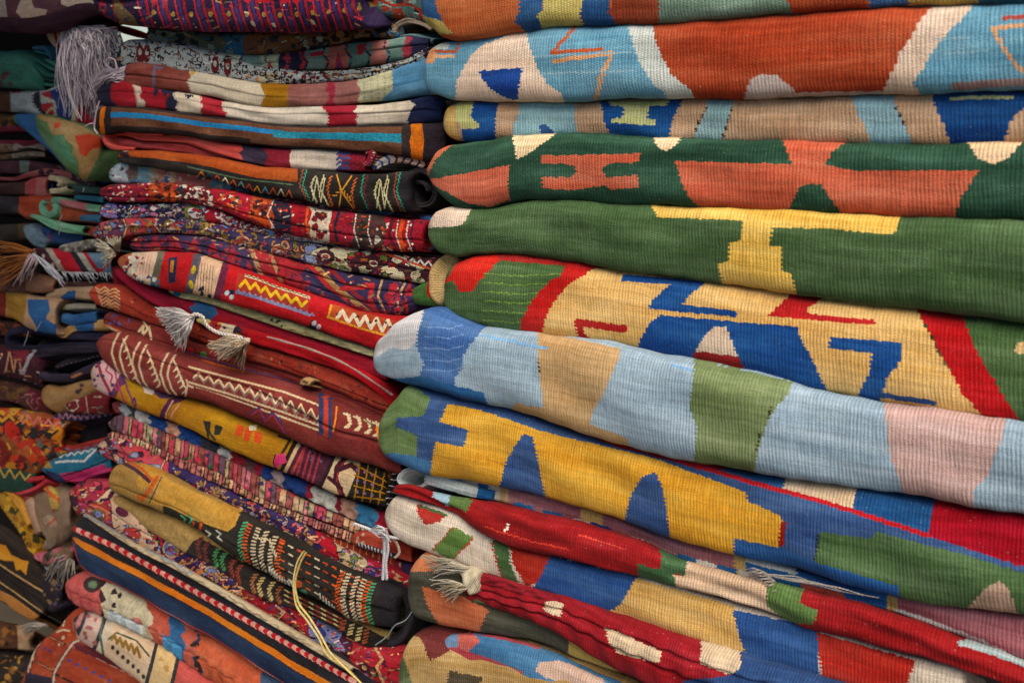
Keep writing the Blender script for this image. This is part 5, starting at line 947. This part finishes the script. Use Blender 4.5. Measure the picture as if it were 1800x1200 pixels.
g = root('flatweave_rug', 'faded rose rug folded over, cream tips and a small navy square inside its curl', GL, (80, 325))
rug('main_fold', [-40,306, 20,312, 50,302, 80,296, 110,300, 150,312], [-40,314, 20,318, 50,312, 80,308, 110,312, 150,322], -40, 132, '9A5558', lambda p: p.blot(['2A222C'], 4, 68, 100, .1,.9, 5,8, 2), out=LO+.0, l=6, r_=14, kind='flat', parent=g)
def f(p): p.poly('3E2A28', -40,310,44,310,44,345,-40,345); p.poly('A4484A', 44,310,64,312,62,344,44,344)
rug('lower_fold', [-40,322, 40,320, 60,312, 85,312], [-40,342, 40,342, 60,344, 85,346], -40, 88, 'B06A6A', f, out=LO+.006, l=6, r_=14, kind='flat', parent=g)
ribbon('curled_tip', [84,312, 100,314, 107,322, 100,328], [8,9,9,7], 'C9C0A0', None, out=LO+.014, kind='flat', parent=g)
ribbon('curled_tip', [86,336, 104,335, 122,330], [9,10,10], 'C9C0A0', None, out=LO+.016, kind='flat', parent=g)
rug('inner_fold', [80,322, 97,322], [80,334, 97,334], 80, 97, '27397A', None, out=LO+.0, l=4, r_=4, kind='flat', parent=g)
darkrug('flatweave_rug', 'slate green narrow rug edge running in behind the middle stack', [105,322, 150,326, 190,330], [105,338, 150,340, 190,342], 106, 190, '4A6460', None, LO+.002, l=8, r_=4)
# green curls on rust rug
g = root('flatweave_rug', 'rust rug with mint green curled edges twisting out like ribbons', GL, (90, 370))
def f(p): p.poly('35303A', -40,330,34,338,32,392,-40,400)
rug('main_fold', [-40,342, 32,343, 60,341, 85,344, 110,352, 180,366], [-40,376, 32,376, 45,384, 70,384, 110,388, 180,394], -40, 185, 'A8492E', f, out=LO+.004, l=6, r_=6, kind='pile', parent=g)
ribbon('green_edge', [88,352, 100,352, 120,358, 150,364, 180,368], [10,12,13,14,12], '6FA48A', lambda p: p.poly('B8747C', 104,350,150,355,154,372,108,364), out=LO+.018, kind='flat', parent=g)
ribbon('green_edge', [82,352, 74,360, 76,372, 86,378, 96,374, 98,364, 90,358], [9,11,12,13,12,10,8], '6FA48A', None, out=LO+.022, kind='flat', parent=g)
ribbon('green_edge', [52,378, 70,384, 95,396, 120,402, 150,405], [6,12,15,16,15], '7AB094', None, out=LO+.026, kind='flat', parent=g)
ribbon('green_edge', [130,346, 150,348, 185,352], [8,10,10], '2F6A88', None, out=LO+.012, kind='flat', parent=g)
rug('blue_patch', [138,378, 160,376, 190,380], [138,388, 160,390, 190,394], 139, 180, '3A6C8E', None, out=LO+.016, l=6, r_=6, kind='flat', parent=g)
rug('rust_edge', [148,396, 190,400], [148,414, 190,420], 148, 190, '8E3A28', None, out=LO+.01, l=6, r_=6, kind='flat', parent=g)
g = root('flatweave_rug', 'slate blue rug tongue curving down beside a navy fold', GL, (80, 410))
rug('main_fold', [-40,396, 20,392, 45,390], [-40,420, 20,424, 45,420], -40, 50, '3A3630', lambda p: p.poly('5A4A34', 30,385,60,385,60,425,34,425), out=LO+.0, l=6, r_=8, kind='flat', parent=g)
ribbon('curved_tongue', [52,392, 56,405, 66,420, 88,432], [26,28,24,14], '6E8598', None, out=LO+.012, kind='pile', parent=g)
rug('inner_fold', [70,396, 100,402, 150,414], [70,424, 100,430, 150,432], 70, 150, '2A4A7A', lambda p: p.blot(['6A3A5A','1F2A50'], 8, 74, 100, 0,1, 4,7, 2), out=LO+.002, l=6, r_=6, kind='flat', parent=g)
darkrug('shaggy_rug', 'grey shaggy pelt-like rug end just left of the cream tassel', [104,430, 130,424, 165,420, 190,424], [104,442, 130,444, 165,436, 190,440], 104, 188, '8A8680', lambda p: p.blot(['5A5650','A8A49C'], 18, 106, 180, 0,1, 3,6, 2), LO+.02, kind='pile', lump=1.0, l=10, r_=8)
# red navy kilim w/ fringes
g = root('kilim_rug', 'crimson, navy and cream kilim with an orange-brown yarn fringe and a white one', GL, (110, 460))
def f(p):
    p.bands(50, [(66,'9C9490'),(92,'4A2438'),(104,'AEA498'),(122,'B0182C'),(134,'B0182C'),(146,'20202C'),(158,'A8A49A'),(166,'A01F34'),(190,'5A7A94')], slant=26)
    p.line('A01F34', 5, 150,445,165,470,178,476,192,462); p.blot(['C8C0B4'], 5, 88, 104, .5,1, 4,7, 3); p.blot(['B0302A','C8C0B4'], 6, 58, 80, 0,.5, 3,5, 4)
rug('main_fold', [54,434, 100,438, 130,442, 200,446], [54,450, 80,470, 120,480, 200,484], 55, 200, 'B0182C', f, out=LO+.018, l=10, r_=4, kind='flat', parent=g, cell=1.2)
fringe('orange_fringe', (58,440,62,458), (-25,425,-10,510), 60, LO+.045, 1.4, ['9A5A2C','B0703C','7E4620','C08448'], g, seed=61, spread=9, curl=10, wob=2)
fringe('white_fringe', (52,446,70,452), (28,495,60,486), 16, LO+.05, 1.5, ['A89098','BCA8AE'], g, seed=62, spread=7, curl=8, wob=1)
fringe('white_fringe', (58,446,76,456), (95,480,112,500), 28, LO+.05, 1.4, ['BCC0CC','A4A8B8','CFD2DA'], g, seed=63, spread=6, curl=6, wob=1)
fringe('white_fringe', (110,478,205,480), (118,492,212,494), 26, LO+.035, 1.3, ['BCC0CC','A4A8B8'], g, seed=64, spread=6, curl=4, wob=1)
darkrug('flatweave_rug', 'dusky brown rug with small humps under the white fringe', [-40,480, 30,484, 60,478, 100,492, 200,496], [-40,512, 30,515, 60,512, 100,510, 200,514], -40, 200, '6A4A44', None, LO+.004, lump=.6)
darkrug('flatweave_rug', 'tan folded rug standing upright like a loop in the shade', [44,486, 62,482, 100,494], [44,514, 62,514, 100,512], 45, 100, '8A6450', None, LO+.02, l=8, r_=10)
# tan blue rug
g = root('kilim_rug', 'sand coloured kilim with bright blue blocks, folded into several soft loops', GL, (90, 550))
def f(p):
    p.poly('7A2A1E', -40,500,12,500,10,560,-40,560); p.poly('A07A34', 10,500,50,505,40,575,12,562); p.poly('2C5F98', 48,526,84,526,88,545,80,560,100,572,96,600,70,600,62,570,50,552)
rug('main_fold', [-40,514, 20,512, 50,516, 84,520], [-40,555, 20,562, 50,580, 110,592], -40, 108, 'B69478', f, out=LO+.014, l=6, r_=16, kind='flat', parent=g)
ribbon('looped_fold', [80,522, 100,516, 130,514, 160,514, 200,518], [10,20,22,24,24], 'B69A7E', lambda p: p.poly('2C5F98', 104,524,120,512,134,510,130,532,108,532), out=LO+.02, kind='flat', parent=g)
ribbon('looped_fold', [92,536, 110,540, 140,538, 172,538], [8,12,12,10], '8A7A68', lambda p: p.bands(15, [(100,'A8A08C')]), out=LO+.012, kind='flat', parent=g)
ribbon('looped_fold', [106,556, 130,562, 174,556], [18,22,20], '2C5F98', None, out=LO+.018, kind='pile', parent=g)
ribbon('looped_fold', [98,580, 112,588, 130,576, 160,572, 200,570], [10,16,18,20,20], 'B08A58', lambda p: p.poly('2C5F98', 132,570,166,560,164,585,136,588), out=LO+.016, kind='flat', parent=g)
darkrug('pile_rug', 'dark brown pile rug with faint rust scrolls under the sand and blue kilim', [-40,560, 20,562, 60,575], [-40,590, 20,592, 60,592], -40, 64, '3A2018', lambda p: p.blot(['7A3A20'], 12, -10, 55, 0,1, 3,6, 2), LO+.002, kind='pile')
# black folded rugs
g = root('pile_rug', 'black-violet velvety rug folded in open loops, dark hollow facing the viewer', GL, (100, 620))
ribbon('outer_loop', [200,592, 140,590, 90,584, 50,578, 22,584, 14,596, 24,610, 60,612, 120,608, 200,604], [12,16,16,16,14,12,12,12,12,12], '22203A', None, out=LO+.012, kind='pile', parent=g, cell=1.6)
ribbon('middle_loop', [200,612, 140,614, 90,618, 68,624, 60,640, 68,656, 90,664, 120,664, 150,652, 200,630], [14,14,16,16,16,16,16,16,16,16], '2A2236', lambda p: (p.vdash('6A5A6A', 2, (2,.2, 100,.2), 3, 9), p.vdash('A86A48', 3, (74,.5, 80,.5), 4, 4, 40)), out=LO+.02, kind='pile', parent=g, cell=1.6)
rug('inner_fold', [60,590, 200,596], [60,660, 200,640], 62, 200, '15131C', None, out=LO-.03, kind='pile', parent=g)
ribbon('middle_fold', [96,648, 120,636, 150,628, 200,618], [8,14,14,14], '2A2030', lambda p: p.vdash('7A6A78', 1.8, (5,.4, 100,.3), 3, 8), out=LO+.006, kind='pile', parent=g)
def f(p):
    p.zig('C08A68', 3, 10, 44, 7, .1,.8); p.vdash('A8A0A8', 4, (40,.8, 50,.3, 62,.02), 4, 5, 60); p.poly('7A1F30', 20,608,52,612,40,640,24,630)
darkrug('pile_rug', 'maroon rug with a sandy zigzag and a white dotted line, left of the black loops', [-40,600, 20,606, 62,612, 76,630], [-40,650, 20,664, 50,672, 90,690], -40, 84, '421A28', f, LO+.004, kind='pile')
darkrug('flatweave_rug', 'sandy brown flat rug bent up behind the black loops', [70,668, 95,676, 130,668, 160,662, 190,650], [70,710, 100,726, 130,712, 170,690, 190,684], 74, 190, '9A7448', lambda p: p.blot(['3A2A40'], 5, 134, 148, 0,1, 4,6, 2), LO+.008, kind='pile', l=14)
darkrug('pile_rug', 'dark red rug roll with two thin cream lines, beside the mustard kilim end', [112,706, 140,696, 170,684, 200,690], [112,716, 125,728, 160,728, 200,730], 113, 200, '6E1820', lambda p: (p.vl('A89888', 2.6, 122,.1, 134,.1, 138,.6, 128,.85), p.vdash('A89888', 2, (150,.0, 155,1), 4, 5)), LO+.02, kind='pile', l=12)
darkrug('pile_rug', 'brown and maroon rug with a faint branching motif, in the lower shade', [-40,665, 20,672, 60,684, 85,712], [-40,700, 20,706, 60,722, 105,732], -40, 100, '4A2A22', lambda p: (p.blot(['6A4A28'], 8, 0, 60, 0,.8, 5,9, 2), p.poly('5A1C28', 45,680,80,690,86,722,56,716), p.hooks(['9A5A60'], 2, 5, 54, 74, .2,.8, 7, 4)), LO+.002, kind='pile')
# orange yellow pattern + folds
WM = ['C8801E','B8301E','D8A030','6A6A5E','2A2A28','A85A30','C8481E','7A2028']
def f(p):
    p.blot(WM, 150, -30, 120, -.1,1.1, 6,14, 6); p.zig('D09028', 5, -20, 60, 12, .1,.2); p.zig('2A2A28', 4, -20, 110, 11, .3,.42); p.ell('C0281E', 22,758,12,20,-30); p.ell('7A2018', 4,792,12,22,-20); p.zig('C8786A', 4, 40, 120, 9, .05,.2)
darkrug('medallion_rug', 'orange, red and yellow patterned rug draping down the lower left edge', [-40,712, 20,716, 60,726, 100,735, 125,740], [-40,830, 0,835, 50,832, 80,812, 125,790], -40, 120, '8A4A24', f, LO+.012, l=6, r_=16)
g = root('medallion_rug', 'dark rug with saw-toothed scarlet and lilac edges folded open into black hollows', GL, (130, 765))
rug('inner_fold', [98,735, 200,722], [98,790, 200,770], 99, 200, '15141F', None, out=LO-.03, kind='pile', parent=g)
ribbon('upper_edge', [70,742, 95,738, 108,730, 140,732, 200,722], [12,16,16,14,16], '2A2A48', lambda p: (p.zig('A87890', 3, 0, 100, 4, .2,.8),), out=LO+.014, kind='pile', parent=g)
ribbon('toothed_edge', [200,772, 160,782, 130,788, 108,784, 96,770, 84,772, 74,786, 84,796, 110,794, 200,776], [14,14,14,10,8,8,8,8,6,6], '9A3024', lambda p: (p.zig('7A7090', 3, 0, 60, 3, 0,.4),), out=LO+.022, kind='pile', parent=g)
def f(p):
    p.zig('CFCFC8', 2.2, 95, 180, 6, .1,.2); p.line('C8CCD0', 4, 98,812,120,810,148,810,160,798,168,790); p.poly('C02868', 105,832,150,826,185,815,190,850,110,850); p.vl('241F30', 3, 112,.8, 150,.72, 190,.6); p.poly('B8934A', 50,780,66,784,80,800,92,822,78,822,60,800); p.poly('232A58', 78,824,108,835,118,850,90,850)
g = root('medallion_rug', 'teal blue rug with a white zigzag line and a hot pink scalloped edge', GL, (120, 820))
rug('main_fold', [54,785, 80,800, 120,790, 165,782, 200,780], [54,800, 80,832, 105,845, 150,838, 200,826], 56, 200, '23708E', f, out=LO+.018, l=10, r_=5, kind='flat', parent=g)
ribbon('pink_edge', [200,824, 160,834, 140,842, 122,842, 112,832, 116,826], [8,9,9,8,7,5], 'C0306C', None, out=LO+.034, kind='pile', parent=g)
g = root('medallion_rug', 'dark green rug with sandy zigzag and a coral scalloped fold, lower left edge', GL, (40, 840))
rug('main_fold', [-40,812, 20,815, 60,828], [-40,860, 20,866, 60,862], -40, 66, '1F4238', lambda p: (p.zig('B0904A', 3, -10, 60, 9, .2,.5),), out=LO+.02, l=6, r_=12, kind='flat', parent=g)
ribbon('coral_edge', [80,838, 50,844, 30,852, 22,860, 36,866, 62,858, 84,842], [6,9,9,8,8,8,5], 'B8303C', None, out=LO+.034, kind='pile', parent=g)
g = root('flatweave_rug', 'pale beige rug bunched into upright folds with a yellow-orange patch', GL, (90, 900))
rug('main_fold', [56,850, 80,846, 120,858, 135,870], [56,880, 70,930, 90,965, 110,950, 135,920], 58, 134, '8E7662', None, out=LO+.0, l=14, r_=14, kind='pile', parent=g)
ribbon('upright_fold', [38,862, 54,880, 64,905, 72,940], [14,22,22,18], 'A88872', lambda p: p.bands(0, [(22,'9A4A38'),(101,'A88872')]), out=LO+.02, kind='pile', parent=g)
ribbon('upright_fold', [72,850, 90,862, 98,880, 102,900], [10,16,20,16], 'B89A50', lambda p: p.blot(['C0562A'], 8, 5, 95, 0,1, 4,7, 2), out=LO+.024, kind='pile', parent=g)
ribbon('upright_fold', [84,900, 96,925, 92,950, 78,965], [26,30,26,16], '9A8672', lambda p: p.vl('A8402E', 3, 20,.2, 28,.9), out=LO+.02, kind='pile', parent=g)
def f(p): p.vdash('3A3420', 3, (0,.3, 100,.3), 4, 8, 60); p.blot(['D0A030','3E3A20','8A5A1C'], 44, 0, 100, 0,1, 4,8, 3)
g = root('pile_rug', 'mustard and olive pile rug hanging diagonally at the lower left', GL, (30, 900))
ribbon('diagonal_fold', [-40,840, 0,862, 30,900, 56,945, 70,985], [40,34,30,26,20], 'A87E28', f, out=LO+.014, kind='pile', parent=g)
ribbon('raised_edge', [-30,836, 10,858, 36,885, 54,925], [10,14,14,10], 'C8903C', None, out=LO+.03, kind='pile', parent=g)
rug('pink_end', [62,970, 84,966], [62,982, 76,990, 84,982], 60, 86, 'B05A68', None, out=LO+.03, l=8, r_=8, kind='yarn', lump=1, parent=g)
g = root('shaggy_rug', 'tangled fluffy ends of pink, beige and grey yarn above the navy striped rug', GL, (105, 985))
rug('tangle', [76,965, 100,958, 135,962], [76,1000, 100,1010, 135,1000], 74, 136, '6A5844', lambda p: p.blot(['A85460','8A7A5A','3A3430','7A8088'], 22, 76, 134, 0,1, 5,9, 3), out=LO+.03, l=16, r_=14, kind='pile', lump=2, parent=g)
fringe('fringe', (115,975,130,985), (85,1020,120,1030), 26, LO+.05, 1.4, ['8E8A86','A49A8E','6A6058'], g, seed=71, spread=10, curl=14)
def f(p):
    p.poly('D0902C', -30,950,10,958,20,975,50,988,45,1010,38,1000,28,1002,24,985,10,985,-30,975); p.poly('D0902C', 38,985,50,985,46,1010,36,1000)
    p.line('C09A68', 3, -20,978,20,1005,60,1030,96,1050); p.line('1A171A', 3, -20,984,20,1011,60,1036,94,1056); p.dash('1A171A', 5, (-20,998,20,1020,60,1048,88,1072), 4, 7, 60); p.line('C09A68', 2.4, -20,1010,20,1036,56,1062,90,1086); p.line('1A171A', 4, -20,1016,20,1042,54,1068,88,1090)
    p.poly('B87E40', -40,1020,20,1046,56,1072,86,1094,60,1110,-40,1100); p.line('3A2414', 2.5, -20,1045,10,1060,30,1085)
tag(ribbon('border_rug', [-60,945, -20,975, 20,1010, 52,1045, 80,1078], [110,120,110,80,44], '2E241F', f, out=LO+.026, l=16, kind='flat', cell=1.3, bulge=.3, bmax=.012),
    'umber rug with a patterned black and cream border strip, draped diagonally at the left', GL)
darkrug('pile_rug', 'dark violet-brown rug behind the draped border rug, with faint tan marks', [40,985, 90,1000, 120,1010], [40,1045, 90,1075, 120,1060], 44, 120, '2A2230', lambda p: p.blot(['8A6A4A','4A4A68'], 14, 60, 118, 0,1, 3,7, 2), LO+.004, kind='pile')
g = root('pile_rug', 'brown rug with a cream ribbed tip and a loose grey fringe, bottom left', GL, (40, 1120))
rug('main_fold', [-40,1085, 30,1098, 60,1112], [-40,1140, 30,1140, 60,1140], -40, 60, '5A3820', lambda p: (p.poly('B09070', 30,1090,60,1100,60,1150,32,1150), p.blot(['8A5A24','2A1A14'], 14, -20, 30, 0,1, 4,8, 2)), out=LO+.02, l=6, r_=14, kind='pile', parent=g)
fringe('fringe', (82,1098), (38,1100,45,1115), 18, LO+.05, 1.3, ['A8A098','8A847C'], g, seed=72, spread=5, curl=8)
darkrug('pile_rug', 'near black rug with ochre flecks in the bottom left corner', [-40,1138, 40,1144, 70,1150], [-40,1250, 70,1260], -40, 66, '241C18', lambda p: p.blot(['7A4A20','A87A30'], 22, -20, 50, 0,1, 4,8, 2), LO+.01, kind='pile')
darkrug('flatweave_rug', 'dark teal and navy rug end in the hollow left of the pale blue block rug', [110,262, 150,290, 200,292], [110,290, 150,322, 200,325], 112, 200, '1F3A4A', lambda p: p.poly('1E3E7A', 160,285,200,285,200,325,165,322), LO-.02, kind='pile')
# loose pale hairs standing off the dark rugs
for i, (a, b, c, d) in enumerate([(42,607,50,582),(34,657,52,633),(62,582,72,565),(103,412,108,392),(103,390,109,377),(145,338,147,330),(160,198,190,180)]):
    o = tubes('loose_fibre', [strand((a, b, (a+c)/2+1, (b+d)/2, c, d), LO+.055, .55, 8)], ['C8CED8'])
    tag(o, ['stray pale fibre over the dark folds, upper of the two beside the black loops','stray pale fibre over the maroon rug, just left of the black loops','stray pale fibre above the black folds, on the sand and blue kilim','short stray fibre standing on the mint green curled edge','short stray fibre on the rust rug above the mint green edge','tiny stray fibre on the slate green rug edge','stray fibre crossing the red part of the toothed kilim'][i], 'stray fibres on the left stack', 'fibre')

tag(ribbon('plastic_strip', [196,46, 215,52, 235,58, 262,66], [8,12,12,8], 'C4102C', None, out=-.2, kind='yarn', back=.004, wr=0), 'glossy scarlet strip catching daylight in the gap at top left', None, 'strip')
place_roots()
